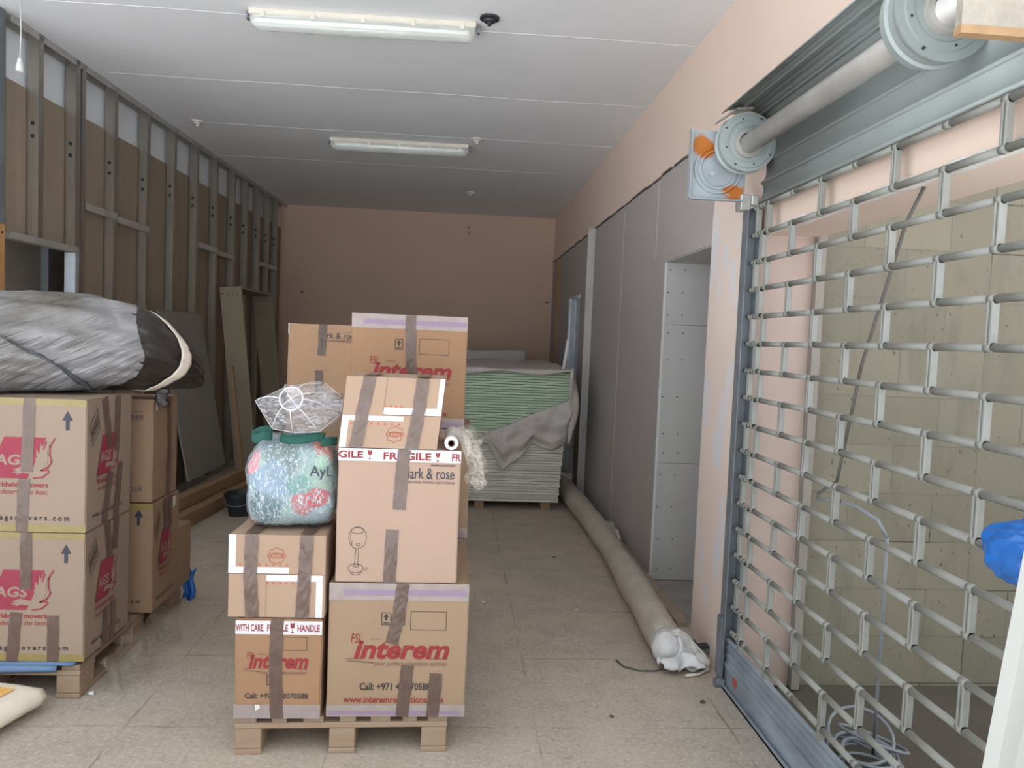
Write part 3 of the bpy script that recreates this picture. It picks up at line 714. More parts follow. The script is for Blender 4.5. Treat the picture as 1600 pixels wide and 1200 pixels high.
# ================================================================== ROLLER GRILLE
XG = 1.33
gr = thing('roller_grille', 'grey tubular brick-pattern roller grille closing the right side', 'shutter', (XG, 2.5, 0))
Y0, Y1 = 1.5, 3.46
rails = [2.2255 - .1225 * k for k in range(17)]
setA = (3.318, 3.03, 2.545, 2.06, 1.575); setB = (3.385, 3.265, 2.79, 2.31, 1.83)
for k, z in enumerate(rails):
    mb = MB()
    mb.tube([(0, Y0 - 2.5, z), (0, Y1 - 2.5, z)], .0075, 8)
    cuts = sorted(set(setA + setB)); pts = [Y0] + cuts + [Y1]
    for a, b in zip(pts, pts[1:]):
        if b - a > .06:
            mb.tube([(0, a + .016 - 2.5, z), (0, b - .016 - 2.5, z)], .0112, 10)
        mb.tube([(0, a - .012 - 2.5, z), (0, a + .012 - 2.5, z)], .0128, 10)
    mb.build('cross_rod', 'grille_paint', gr)
for k in range(16):
    z1, z0 = rails[k], rails[k + 1]
    for y in (setA if k % 2 == 1 else setB)[:5]:
        mb = MB(); q = y - 2.5
        mb.box(-.0105, q - .012, z0 - .006, .0105, q - .003, z1 + .006); mb.box(-.0105, q + .003, z0 - .006, .0105, q + .012, z1 + .006); mb.box(-.004, q - .004, z0, .0105, q + .004, z1)
        mb.bevel(.002).build('link', 'grille_paint', gr)
# solid slats at the foot
ap = MB()
def slat_profile(mb, z0, z1, ribs, t=.008):
    h = (z1 - z0) / ribs
    for r in range(ribs):
        a = z0 + r * h
        mb.hexa([(-t, Y0 - 2.5, a), (t, Y0 - 2.5, a), (-t, Y1 - 2.5, a), (t, Y1 - 2.5, a), (-t - .006 * (r % 2), Y0 - 2.5, a + h * .96), (t, Y0 - 2.5, a + h * .96), (-t - .006 * (r % 2), Y1 - 2.5, a + h * .96), (t, Y1 - 2.5, a + h * .96)])
slat_profile(ap, .118, .225, 6); ap.build('upper_foot_slat', 'apron', gr)
ap = MB(); ap.box(-.012, Y0 - 2.5, .012, .01, Y1 - 2.5, .115); ap.box(-.018, Y0 - 2.5, .098, .01, Y1 - 2.5, .114); ap.build('lower_foot_slat', 'apron', gr)
ap = MB(); ap.box(-.03, Y0 - 2.5, .0, .02, Y1 - 2.5, .01); ap.box(-.03, Y0 - 2.5, .0, -.025, Y1 - 2.5, .022); ap.build('bottom_rail', 'apron', gr)
mb = MB(); mb.box(-.0135, .80, .055, -.0122, .845, .098); mb.build('red_sticker', 'rust_paper', gr)
mb = MB()
for y in setA: mb.box(-.01, y - 2.512, .22, .01, y - 2.488, .266)
mb.build('foot_hanger', 'grille_paint', gr)

gd = thing('guide_rail', 'grey steel channel guiding the grille on the pillar edge', 'rail', (XG, 3.46, 0))
mb = MB(); mb.box(-.035, -.03, .0, -.03, .03, 2.235); mb.box(.025, -.03, .0, .03, .03, 2.235); mb.box(-.035, .026, 0, .03, .03, 2.235); mb.build('channel', 'steel_dull', gd)
mb = MB(); mb.box(-.044, -.012, .05, -.035, .04, .33); mb.build('patch_plate', 'steel_dull', gd)
mb = MB(); mb.lathe([(0, -.03), (.022, -.03), (.022, .012), (.0, .012)], (1, 0, 0), (-.03, -.01, .02), 14); mb.build('foot_bolt', 'steel_dull', gd)
mb = MB(); mb.box(-.075, -.045, 2.215, -.03, .03, 2.285, Matrix.Rotation(.0, 4, 'X')); mb.box(-.03, -.06, 2.235, .0, -.03, 2.28); mb.bevel(.004).build('stop_block', 'steel', gd)

# barrel with spring drums, end plate and the solid upper slats
dr = thing('shutter_barrel', 'galvanised shutter barrel with spring drums and upper slats above the grille', 'shutter drum', (1.235, 2.7, 2.49))
def drum(yl, r, name='spring_drum'):
    mb = MB()
    prof = [(0, .0), (.052, .0), (.052, .012), (.06, .012), (.062, .004), (.088, .004), (.09, .008), (.112, .008), (.114, .003), (r, .003), (r, -.004)]
    mb.lathe([(a, -h) for a, h in prof] + [(r - .006, .02), (r - .006, .045), (r + .002, .05), (r + .002, .055), (r - .006, .06), (r - .006, .085), (0, .085)], (0, 1, 0), (0, yl, 0), 48)
    o = mb.build(name, 'slat', dr)
    hb = MB()
    for k in range(8):
        a = k * PI / 4 + .3; rr = r - .016 if k % 2 else .1
        hb.lathe([(0, -.006), (.004, -.006), (.004, 0)], (0, 1, 0), (rr * math.cos(a), yl - .003, rr * math.sin(a)), 8)
    hb.build('drum_rivet', 'black_plastic', o)
    return o
d1 = drum(.62, .128); d2 = drum(-.74, .138)
mb = MB(); mb.tube([(-.005, .74, -.015), (-.005, -1.05, -.015)], .041, 20); mb.build('axle', 'steel_dull' if False else 'steel', dr)
for yl in (.615, -.745): MB().lathe([(.044, -.022), (.062, -.022), (.062, 0), (.044, 0), (.044, -.022)], (0, 1, 0), (-.003, yl, -.01), 24).build('collar', 'steel', dr)
mb = MB(); mb.box(-.225, .735, -.235, .04, .742, .07); mb.box(-.225, .70, -.235, -.22, .735, .07); mb.box(-.22, .70, -.24, .04, .735, -.2355)
pl = mb.build('end_plate', 'rust_plate', dr)
mb = MB(); mb.lathe([(.075, -.0005), (.08, -.014), (.088, -.014), (.092, -.003), (.096, -.003), (.1, -.01), (.108, -.01), (.112, -.0005)], (0, 1, 0), (-.09, .735, -.10), 40)
mb.build('pressed_ring', 'rust_plate', pl)
mb = MB(); mb.lathe([(0, -.02), (.012, -.02), (.012, 0)], (0, 1, 0), (-.13, .70, -.13), 8); mb.build('bolt', 'steel_bright', pl)
# slats winding over the barrel (seen from inside), each a slightly dished band with a rolled joint
R = .148
prof = [(-.10, .135), (-.02, .155), (.07, .14), (.112, .06), (.120, -.06), (.108, -.155), (.098, -.24)]
for i, (a, b) in enumerate(zip(prof, prof[1:])):
    mb = MB(); A = Vector((a[0], 0, a[1])); B = Vector((b[0], 0, b[1])); d = (B - A).normalized(); nn = Vector((d.z, 0, -d.x))
    if nn.dot(Vector((A.x + B.x, 0, A.z + B.z))) < 0: nn = -nn
    K = 8; y0, y1 = -1.05, .70
    def f(u, v):
        q = A.lerp(B, .03 + .94 * u) + nn * (.010 * math.sin(PI * u) + (.004 if (int(u * 10) % 3 == 1 and i < 3) else 0))
        return (q.x, y0 + (y1 - y0) * v, q.z)
    mb.grid(f, 10, 1); mb.tube([(B.x, y0, B.z), (B.x, y1, B.z)], .0075, 8)
    mb.build('upper_slat', 'slat', dr, solid=.003)
for yl in (.665, -.70):
    for s in range(2):
        mb = MB(); a = 2.2 - s * .55
        mt = Matrix.Translation((0, yl, 0)) @ Matrix.Rotation(-a + PI / 2, 4, 'Y') @ Matrix.Translation((0, 0, .146))
        mb.box(-.045, -.045, -.004, .03, .045, .004, mt); mb.bevel(.002).build('slat_strap', 'steel', dr)

# cord, wire and coil behind the grille, light switch plate
wi = thing('twisted_wire', 'dark twisted wire hooked on the grille and hanging from the lintel', 'wire', (1.42, 2.6, 1.05))
def loc(o, pts): return [Vector(p) - o.location for p in pts]
mb = MB(); mb.tube(loc(wi, [(1.44, 2.33, 2.12), (1.42, 2.387, 2.007), (1.40, 2.56, 1.55), (1.40, 2.68, 1.12), (1.352, 2.72, 1.065), (1.345, 2.70, 1.055)]), .006, 7); mb.build('hanging_strand', 'cable_dark', wi)
mb = MB(); mb.tube(loc(wi, [(1.345, 2.71, 1.05), (1.352, 2.62, 1.06), (1.352, 2.54, 1.075), (1.358, 2.45, 1.075), (1.385, 2.37, 1.05), (1.405, 2.345, 1.0)]), .006, 7); mb.build('hooked_strand', 'cable', wi)
cd = thing('hanging_cable', 'grey cable hanging behind the grille down to a loose coil', 'cable', (1.6, 2.7, 0))
mb = MB(); mb.tube(loc(cd, [(1.405, 2.345, 1.0), (1.50, 2.50, .66), (1.60, 2.665, .32), (1.68, 2.80, .03)]), .006, 7); mb.build('cable_drop', 'cable', cd)
mb = MB(); rnd = random.Random(11)
for k in range(9):
    cx, cy = 1.62 + rnd.uniform(-.06, .06), 2.72 + rnd.uniform(-.09, .09); r = rnd.uniform(.10, .17); tl = rnd.uniform(-.3, .7); z0 = .012 + .008 * k
    mb.tube(loc(cd, [(cx + r * math.cos(a) * .8, cy + r * math.sin(a), z0 + max(0, tl * .15 * (1 + math.sin(a + k)))) for a in [2 * PI * j / 20 for j in range(20)]]), .007, 7, closed=True)
mb.build('cable_coil', 'cable', cd)
sw = thing('switch_plate', 'small grey switch plate on the pillar beside the guide rail', 'switch', (XW - .012, 3.62, 1.30))
mb = MB(); mb.box(-.008, -.035, -.06, 0, .035, .06); mb.bevel(.002).build('plate', 'lamp_tray', sw)
mb = MB(); mb.box(-.012, -.01, -.02, -.008, .01, .02); mb.build('rocker', 'white_paint', sw)

# blue carrier bag tied on the grille, white board at the right edge
bl = thing('plastic_bag', 'crumpled blue plastic bag tied on the grille at the right edge', 'bag', (XG - .078, 1.575, 1.163))
mb = MB(); bmesh.ops.create_icosphere(mb.bm, subdivisions=5, radius=1)
for v in mb.bm.verts:
    n_ = v.co.normalized(); r = 1.02 + .16 * noise.noise(n_ * 1.7) + .22 * (.35 - abs(noise.noise(Vector((n_.x * 2.5, n_.y * 2.2 + n_.z * 2.2, n_.z * 1.2))))) + .04 * abs(noise.noise(n_ * 9))
    v.co = Vector((n_.x * .055, n_.y * .092, n_.z * .066)) * r
for f in mb.bm.faces: f.smooth = True
mb.build('bag_body', 'blue_film', bl)
mb = MB(); mb.grid(lambda u, v: (.03 + .02 * math.sin(u * 7), (u - .5) * .05 * (1 + v), .045 + .03 * v + .01 * math.sin(u * 9 + v * 4)), 10, 8); mb.build('knotted_handle', 'blue_film', bl, solid=.002)
wbd = thing('white_board', 'white painted board with screw holes standing at the lower right edge', 'board', (1.10, 1.37, 0))
mb = MB(); mb.hexa([(-.17, -.06, 0), (.10, .05, 0), (-.18, -.035, 0), (.09, .075, 0), (.02, -.06, 1.6), (.18, .05, 1.6), (.01, -.035, 1.6), (.17, .075, 1.6)])
mb.build('panel', 'board_white', wbd)
mb = MB()
for z in (.93, .90): mb.lathe([(0, -.002), (.004, -.002), (.004, .003)], (0, 1, 0), (.03 + (z - .93) * .12, .0, z), 8)
mb.build('screw_hole', 'black_plastic', wbd)

# ================================================================== PALLETS
def pallet(label, fl, w, l, rz=0., front_blocks=3, m='pallet_wood'):
    """euro pallet, short end towards the viewer; fl = front left corner"""
    t = thing('wooden_pallet', label, 'pallet', fl, rz, 'pallets under the goods')
    for i in range(3):
        x = (0, w / 2 - .05, w - .1)[i]
        b = MB(); b.box(x, 0, 0, x + .1, l, .02); b.bevel(.003).build('bottom_board', m, t)
        for j in range(3):
            y = (.0, l / 2 - .07, l - .14)[j]
            b = MB(); b.box(x + .002, y + .002, .02, x + .098, y + .138, .098); b.bevel(.004).build('block', m, t)
    for j in range(3):
        y = (.0, l / 2 - .07, l - .14)[j]
        b = MB(); b.box(0, y, .098, w, y + .14, .12); b.bevel(.003).build('stringer_board', m, t)
    xs = [(0, .08), (.135, .055), (.25, .075), (.385, .06), (.5, .075), (.62, .055), (w - .075, .075)]
    for x, bw in xs:
        b = MB(); b.box(x, 0, .12, x + bw, l, .143); b.bevel(.003).build('deck_board', 'pallet_wood2', t)
    return t
PH = .1435
pallet('wooden pallet in the middle carrying the tall front stack of boxes', (-.77, 2.845, 0), .79, 1.2, .03)
pallet('wooden pallet further back under the box with dark lettering', (-1.07, 4.86, 0), .8, 1.2, 0)
pallet('wooden pallet at left carrying the pale boxes with red logos', (-2.33, 3.285, 0), .8, 1.2, 0)

# ================================================================== BOXES ON THE MIDDLE PALLET
yf = 2.855
interem('large brown box with red lettering at the lower right of the front pallet', (-.437, yf, PH), .520, .62, .512, .01, True,
        [[(.525, 0), (.50, .22), (.455, .45)], [(.575, .61), (.545, 1.0)], [(.785, .67), (.765, 1.0)]], seed=1)
b4 = interem('small brown box at the lower left of the front pallet, red fragile tape on top', (-.772, yf - .015, PH), .315, .40, .378, .0, False,
        [[(.48, 0), (.47, .45), (.50, 1.0)]], lilac=False, seed=2, m='card_orange')
b4.band(.02, .155, 'white_print', 'fragile_tape', e=.0016)
def frag(f, mb):
    f.text(mb, 'WITH CARE.', .005, .055, .33, .125, .02); f.text(mb, 'FRAGILE', .365, .055, .605, .125, .02); glass_icon(f, mb, .63, .04, .055, .10); f.text(mb, 'HANDLE', .715, .055, .975, .125, .02)
b4.part('fragile_lettering', 'ink_red', lambda f, mb: frag(Face(f.o + f.n * .001, f.ux, f.vy, f.w, f.h, f.n), mb))
b4.band(.86, 1.0, 'tape_lilac'); b4.part('lilac_stripe', 'lilac_print', lambda f, mb: (f.rect(mb, .1, .945, .96, .952), f.rect(mb, .1, .968, .96, .978)))
b4.tape([(.48, 1), (.50, .0)], 'T'); b4.part('top_label', 'white_label', lambda f, mb: f.quads(mb, [(.57, .98), (.60, .98), (.68, .05), (.66, .05)]), 'T')
b4.part('barcode_scrap', 'white_label', lambda f, mb: f.quads(mb, [(.245, .86), (.30, .86), (.30, .90), (.25, .92)][::-1], .003))

def mango(label, fl, w, d, h, rz, seam, long_low, tapes, emblem, skew=0., seed=0):
    """carton lying on its side, its overlapping end flaps towards us, white printed edges and red dots"""
    b = Carton(label, fl, w, d, h, rz, 'card_mango', skew=skew, seed=seed)
    def flap(f, mb, u0, v0, u1, v1, t):
        c = [f.P(u, v, .0005) for u, v in ((u0, v0), (u1, v0), (u1, v1), (u0, v1))]; e = f.n * t
        mb.hexa([c[3], c[2], c[0], c[1], c[3] + e, c[2] + e, c[0] + e, c[1] + e])
    b.part('upper_flap', 'card_mango', lambda f, mb: flap(f, mb, 0.005, .0, .995, seam - .004, .004))
    b.part('lower_flap', 'card_mango', lambda f, mb: flap(f, mb, 0.005, seam + .004, .995, 1, .0035))
    if long_low:
        b.part('overlap_flap', 'card_mango', lambda f, mb: flap(f, mb, .385, seam + .0, .39, 1.0, .006))
        b.part('white_edge', 'white_print', lambda f, mb: (f.rect(mb, 0, 0, .075, seam - .09, .0052), f.rect(mb, 0, seam - .085, .62, seam - .008, .0052), f.rect(mb, .385, seam + .008, .975, seam + .085, .0052), f.rect(mb, .905, seam + .087, .975, 1, .0052)))
        dots = [(.12, seam - .11)] + [(.32 + .07 * k, seam - .11) for k in range(5)] + [(.40 + .066 * k, seam + .11) for k in range(7)]
    else:
        b.part('overlap_flap', 'card_mango', lambda f, mb: flap(f, mb, .0, .0, .405, seam + .01, .007))
        b.part('white_edge', 'white_print', lambda f, mb: (f.rect(mb, .41, seam - .11, .944, seam - .01, .0052), f.rect(mb, .945, 0, .995, seam - .01, .0052), f.rect(mb, 0, seam + .014, .62, seam + .085, .0052), f.rect(mb, 0, seam + .087, .07, 1, .0052)))
        dots = [(.42 + .055 * k, seam - .125) for k in range(4)] + [(.10, seam + .13)] + [(.30 + .07 * k, seam + .13) for k in range(5)]
    for u, v in dots:
        b.part('red_dot', 'ink_orange', lambda f, mb: mb.poly([f.P(u + .013 * math.cos(2 * PI * k / 10) * .3 / f.w * 1., v + .013 * math.sin(2 * PI * k / 10) * .3 / f.h, .0054) for k in range(10)]))
    def em(f, mb):
        g = Face(f.o + f.n * .0045, f.ux, f.vy, f.w, f.h, f.n); u, v = emblem; k = .026
        ring_icon(g, mb, u, v, k / f.w * 1.15, k / f.h * 1.1, .002, 40, .1); ring_icon(g, mb, u, v, k / f.w * .9, k / f.h * .35, .002, 20)
        for q in range(5):
            x = u + (q - 2) * .009 / f.w
            g.line(mb, [(x, v - .007 / f.h), (x + .003 / f.w, v + .007 / f.h)], .002); g.line(mb, [(x, v - .007 / f.h), (x + .006 / f.w, v - .005 / f.h)], .0018)
    b.part('round_emblem', 'ink_orange', em)
    for t in tapes: b.tape(t, e=.0085)
    return b
b5 = mango('carton lying on its side on the small lower left box, under the wrapped bag', (-.802, yf - .012, .5275), .352, .38, .308, 0, .475, True, [[(.235, -.0), (.225, .5), (.255, 1.0)], [(.80, 0), (.785, .5), (.765, 1.0)]], (.49, .25), seed=3)
for u in (.235, .80): b5.tape([(u, .2), (u, 1.0)], 'T')

b2 = Carton('tall pale box on the front pallet with a fragile band and a drawn wine glass', (-.418, yf, .659), .452, .55, .504, .012, 'card_pale', seed=4)
b2.band(.0, .092, 'white_print', 'fragile_tape')
def frag2(f, mb):
    g = Face(f.o + f.n * .001, f.ux, f.vy, f.w, f.h, f.n)
    g.text(mb, 'GILE', .0, .018, .20, .072, .03)
    g.text(mb, 'FRAGILE', .365, .022, .755, .078, .03); g.text(mb, 'FR', .925, .022, .998, .078, .03)
b2.part('fragile_lettering', 'ink_red', frag2)
for u_, v_ in ((.235, .012), (.79, .018)): b2.part('glass_mark', 'ink_red', lambda f, mb: glass_icon(Face(f.o + f.n * .001, f.ux, f.vy, f.w, f.h, f.n), mb, u_, v_, .038, .066))
def serif_word(f, mb, txt, u0, v0, u1, v1):
    f.text(mb, txt, u0, v0, u1, v1, .004)
    h = v1 - v0; W = u1 - u0
    for p in (.168, .205, .39, .435, .505, .555, .66, .70, .92): f.rect(mb, u0 + W * (p - .012), v1 - h * .03, u0 + W * (p + .014), v1 + h * .03)
def cr_logo(f, mb):
    serif_word(f, mb, 'clark & rose', .53, .135, .95, .215)
    f.text(mb, 'INTERNATIONAL MOVING AND STORAGE', .50, .232, .955, .25, .0); f.rect(mb, .75, .112, .955, .117)
    f.text(mb, 'FAMILY OWNED', .76, .104, .955, .118)
b2.part('logo_print', 'ink_navy', cr_logo)
def glass_drawing(f, mb):
    t = .0016
    ring_icon(f, mb, .175, .665, .072, .082, t, 24); ring_icon(f, mb, .172, .612, .052, .022, t, 18); ring_icon(f, mb, .165, .895, .06, .034, t, 20); ring_icon(f, mb, .165, .905, .055, .04, t, 14, 0, .3, 2.6)
    f.line(mb, [(.165, .745), (.158, .80), (.155, .86)], t); f.line(mb, [(.185, .745), (.184, .80), (.18, .87)], t); ring_icon(f, mb, .18, .715, .018, .009, t, 10)
    f.line(mb, [(.12, .63), (.118, .68)], t); f.line(mb, [(.13, .69), (.128, .72)], t); f.line(mb, [(.235, .905), (.25, .91)], t); f.line(mb, [(.245, .89), (.265, .895)], t); ring_icon(f, mb, .168, .875, .022, .012, t, 10)
b2.part('wine_glass_drawing', 'ink_black', glass_drawing)
b2.tape([(.535, .0), (.52, .15), (.505, .45)]); b2.tape([(.455, .60), (.445, 1.0)])

b3 = mango('top carton of the front stack, leaning, on the box with the drawn wine glass', (-.418, yf + .0, 1.1665), .362, .33, .263, .0, .53, False, [[(.235, 0), (.20, .5), (.17, 1.0)], [(.77, .0), (.765, .5), (.735, 1.0)]], (.55, .80), skew=.09, seed=5)
for u in (.235, .77): b3.tape([(u, .2), (u, 1.0)], 'T')

# second row on the same pallet
interem('large box behind the front stack at its lower right, mostly hidden', (-.455, 3.52, PH), .520, .5, .512, .0, True, seed=6, prints=False)
interem('warm brown box behind the tall front stack, just under the topmost red lettered box', (-.443, 3.53, .659), .525, .5, .505, .0, True, seed=7, prints=False)
interem('large warm brown box standing highest of all, its red lettering half covered', (-.475, 3.54, 1.168), .525, .48, .512, -.005, True, [[(.505, 0), (.515, .4), (.55, .65)]], seed=8, m='card_orange')
# back pallet
for i, (z, lb) in enumerate(((PH, 'lowest box on the back pallet, hidden behind the wrapped bag'), (.659, 'middle box on the back pallet, seen only beside the wire lampshade'))):
    interem(lb, (-1.05, 4.9, z), .52, .6, .51, 0, True, seed=9 + i, prints=False)
ba = Carton('tan box with dark lettering on the back pallet, left of the tallest box', (-1.048, 4.9, 1.172), .62, .55, .466, .0, 'card_brightened', seed=12)
def ba_logo(f, mb):
    serif_word(f, mb, 'clark & rose', .295, .105, .69, .185); f.rect(mb, .42, .205, .69, .21); f.text(mb, 'INTERNATIONAL MOVING AND STORAGE', .34, .215, .69, .23); f.rect(mb, .55, .09, .69, .094)
    ring_icon(f, mb, .32, .1, .018, .025, .006, 12, 0, 1.2, 5.2)
ba.part('logo_print', 'ink_navy', ba_logo)
ba.part('web_address_print', 'ink_navy', lambda f, mb: f.text(mb, 'clarkandrose.co.uk', .195, .90, .68, .965, .004))
ba.tape([(.345, 0), (.335, .42)], wid=.05); ba.tape([(.315, .62), (.325, 1.0)], wid=.05)
ba.band(.0, .14, 'white_label', 'corner_label', u0=.0, u1=.012)

# ================================================================== LEFT PALLET
lb = thing('foam_sheet', 'pale blue foam sheet folded under the pale box on the left pallet', 'sheet', (-1.95, 3.5, PH))
mb = MB(); mb.grid(lambda u, v: (-.36 + .76 * u, -.235 + .44 * v, .008 + .002 * math.sin(u * 9) * (1 - v)), 16, 6); mb.build('sheet', 'blue_foam', lb, solid=.008)
mb = MB(); mb.grid(lambda u, v: (-.36 + .70 * u, -.237 - .012 * math.sin(PI * v), .008 - .05 * v * (1 - .5 * u)), 16, 5); mb.build('folded_edge', 'blue_foam', lb, solid=.006)

def bird(f, mb, u, v, s):
    """white wing and hand shape of the emblem: a swept wing of three feathers over a long body"""
    def P(x, y): return (u + x * s / f.w, v - y * s / f.h)
    wing = [(0, 0), (-.10, .22), (-.05, .20), (-.06, .42), (.0, .36), (.04, .60), (.08, .46), (.16, .66), (.18, .5), (.27, .62), (.20, .35), (.22, .15), (.14, -.02)]
    body = [(.14, -.02), (.0, .0), (-.12, -.08), (-.42, -.02), (-.62, -.10), (-.52, -.12), (-.64, -.17), (-.50, -.18), (-.54, -.23), (-.38, -.17), (-.24, -.19), (-.14, -.24), (-.10, -.30), (.1, -.26), (.28, -.12), (.10, -.10)]
    mb.poly([f.P(*P(*q), .0018) for q in wing]); mb.poly([f.P(*P(*q), .0019) for q in body])
def bird_red(f, mb, u, v, s):
    def P(x, y): return (u + x * s / f.w, v - y * s / f.h)
    f.line(mb, [P(*q) for q in ((.38, .70), (.27, .5), (.26, .3), (.31, .12), (.22, -.03), (.06, -.10), (.24, -.10))], .006, .002)
    f.line(mb, [P(*q) for q in ((.26, -.13), (.1, -.27), (-.12, -.30))], .006, .002); f.line(mb, [P(.17, .62), P(.12, .42)], .006, .0022); f.line(mb, [P(.02, .55), P(.0, .34)], .006, .0022)

def ags(label, fl, w, d, h, rz, tapes, stapes, seed, front=True, m='card_grey'):
    b = Carton(label, fl, w, d, h, rz, m, seed=seed)
    def prints(face, s0, k):
        def red(f, mb): f.quads(mb, [(s0 + .0 * k, .60), (s0 + .46 * k, .60), (s0 + .665 * k, .29), (s0 + .205 * k, .29)][::1], .0012); bird_red(f, mb, s0 + .585 * k, .505, .22 * k)
        b.part('logo_print', 'ink_crimson', red, face)
        def let(f, mb): f.text(mb, 'AGS', s0 + .095 * k, .42, s0 + .475 * k, .50, .03, .12, .0016); bird(f, mb, s0 + .585 * k, .505, .22 * k)
        b.part('logo_lettering', 'white_print' if False else m, let, face)
        def slog(f, mb): f.text(mb, 'Worldwide movers', s0 + .0 * k, .625, s0 + .69 * k, .665, .02); f.text(mb, 'you deserve the best.', s0 + .02 * k, .68, s0 + .69 * k, .73, .0, .25)
        b.part('slogan_print', 'ink_red', slog, face)
        def web(f, mb): f.text(mb, 'w w w . a g s m o v e r s . c o m', s0 - .13 * k, .885, s0 + .93 * k, .925, .03)
        b.part('web_address_print', 'ink_black', web, face)
    if front:
        prints('F', .155, .76)
        b.part('up_arrow', 'ink_navy', lambda f, mb: arrow_icon(f, mb, .795, .085, .885, .23))
        b.band(.0, .05, 'tape_yellow', u0=0, u1=1.0); b.band(.945, 1.0, 'tape_yellow')
    else: b.part('up_arrow', 'ink_navy', lambda f, mb: arrow_icon(f, mb, .80, .05, .90, .2)); b.part('web_address_print', 'ink_black', lambda f, mb: f.text(mb, 'w w w . a g s m o v e r s . c o m', .02, .885, .88, .925, .03))
    prints('S', .20, .62)
    def dia(f, mb):
        c = (.17, .22)
        q = [(.05, .20), (.20, .08), (.26, .22), (.11, .36)]
        f.line(mb, q + [q[0]], .003); f.line(mb, [(.075, .235), (.215, .115)], .003); f.line(mb, [(.10, .315), (.245, .185)], .003)
    b.part('fragile_diamond', 'ink_black', dia, 'S')
    def fr(f, mb):
        me = text_mesh('FRAGILE', .02, 0); a = f.P(.10, .295); e1 = f.P(.235, .175) - a; e2 = f.P(.08, .25) - a
        mb.add_mesh(me, Matrix(((e1.x, e2.x, f.n.x, a.x), (e1.y, e2.y, f.n.y, a.y), (e1.z, e2.z, f.n.z, a.z), (0, 0, 0, 1))))
    b.part('fragile_lettering', 'ink_black', fr, 'S')
    for t in tapes: b.tape(t)
    for t in stapes: b.tape(t, 'S', wid=.05)
    return b
ags('pale box with red logo, lower one at the front of the left pallet', (-1.985, 3.285, .160), .47, .44, .546, 0, [[(.50, -.002), (.50, .44)], [(.42, .62), (.385, 1.0)], [(.735, .64), (.735, 1.0)]], [[(.45, 0), (.52, .3)], [(.66, .0), (.62, .25)], [(.45, .7), (.40, 1.0)], [(.62, .68), (.58, 1.0)]], 20)
ags('pale box with red logo, upper one on the left pallet under the bundle', (-1.985, 3.285, .7095), .472, .44, .556, 0, [[(.52, 0), (.50, .55)], [(.48, .60), (.46, 1.0)]], [[(.36, 0), (.48, .4)], [(.66, .0), (.62, .45)], [(.50, .6), (.36, 1.0)], [(.72, .55), (.62, 1.0)]], 21)
ob = Carton('tan box with cut-off dark lettering, upper one behind the pale logo boxes', (-1.93, 3.89, .708), .455, .33, .514, 0, 'card_tan', seed=22)
ob.part('logo_print', 'ink_navy', lambda f, mb: (serif_word(f, mb, 'clark & rose', .40, .135, .90, .195), f.rect(mb, .6, .12, .9, .123), f.rect(mb, .6, .205, .9, .209)))
ob.part('web_address_print', 'ink_navy', lambda f, mb: f.text(mb, 'clarkandrose.co.uk', .3, .83, .90, .89, .004))
ob.tape([(.71, 0), (.71, .42)], wid=.025); ob.tape([(.74, .62), (.74, 1.0)], wid=.035); ob.tape([(.62, 0), (.64, .5), (.62, 1.0)], 'S')
ob.part('pen_scrawl', 'ink_grey', lambda f, mb: (f.line(mb, [(.45, .62), (.5, .66), (.45, .7), (.52, .74)], .004), f.line(mb, [(.35, .75), (.38, .77)], .006), f.line(mb, [(.42, .8), (.5, .86), (.44, .88)], .004)), 'S')
ol = ags('tan box with black arrow, lower one behind the pale logo boxes', (-1.925, 3.89, .150), .455, .36, .553, 0, [], [[(.42, 0), (.46, .3)], [(.62, 0), (.60, .3)]], 23, front=False, m='card_tan')
ol.band(.0, .06, 'tape_yellow')
sb = Carton('low plain brown box at the far end of the left pallet', (-1.90, 4.262, PH), .425, .2, .34, 0, 'card_tan', seed=24)
sb.tape([(.5, 0), (.5, 1)], 'T')
def label_scrap(b, pts, face='S'): b.part('paper_label', 'white_label', lambda f, mb: f.quads(mb, pts, .003), face)
label_scrap(ol, [(.70, .03), (.80, .03), (.80, .12), (.70, .14)]); label_scrap(ob, [(.05, .03), (.12, .03), (.12, .11), (.05, .11)])
# film skirt hanging off the side of that pallet
fs = thing('film_skirt', 'torn clear film trailing on the floor beside the left pallet', 'plastic film', (-1.45, 3.7, 0))
mb = MB(); mb.grid(lambda u, v: (-.03 + .13 * v * v + .02 * math.sin(u * 14 + v * 3), -.36 + .75 * u + .03 * math.sin(v * 5), max(.004, .13 * (1 - v) ** 1.6 + .012 * math.sin(u * 23 + v * 9))), 36, 14); mb.build('film', 'film_floor', fs)
bs = thing('plastic_scrap', 'scrap of blue plastic behind the low brown box', 'plastic film', (-1.49, 4.52, 0))
mb = MB(); mb.grid(lambda u, v: (-.05 + .07 * u + .01 * math.sin(v * 7), .02 * math.sin(u * 6) + .03 * v, .002 + .17 * v + .01 * math.sin(u * 8)), 8, 8); mb.build('scrap', 'blue_film', bs, solid=.003)

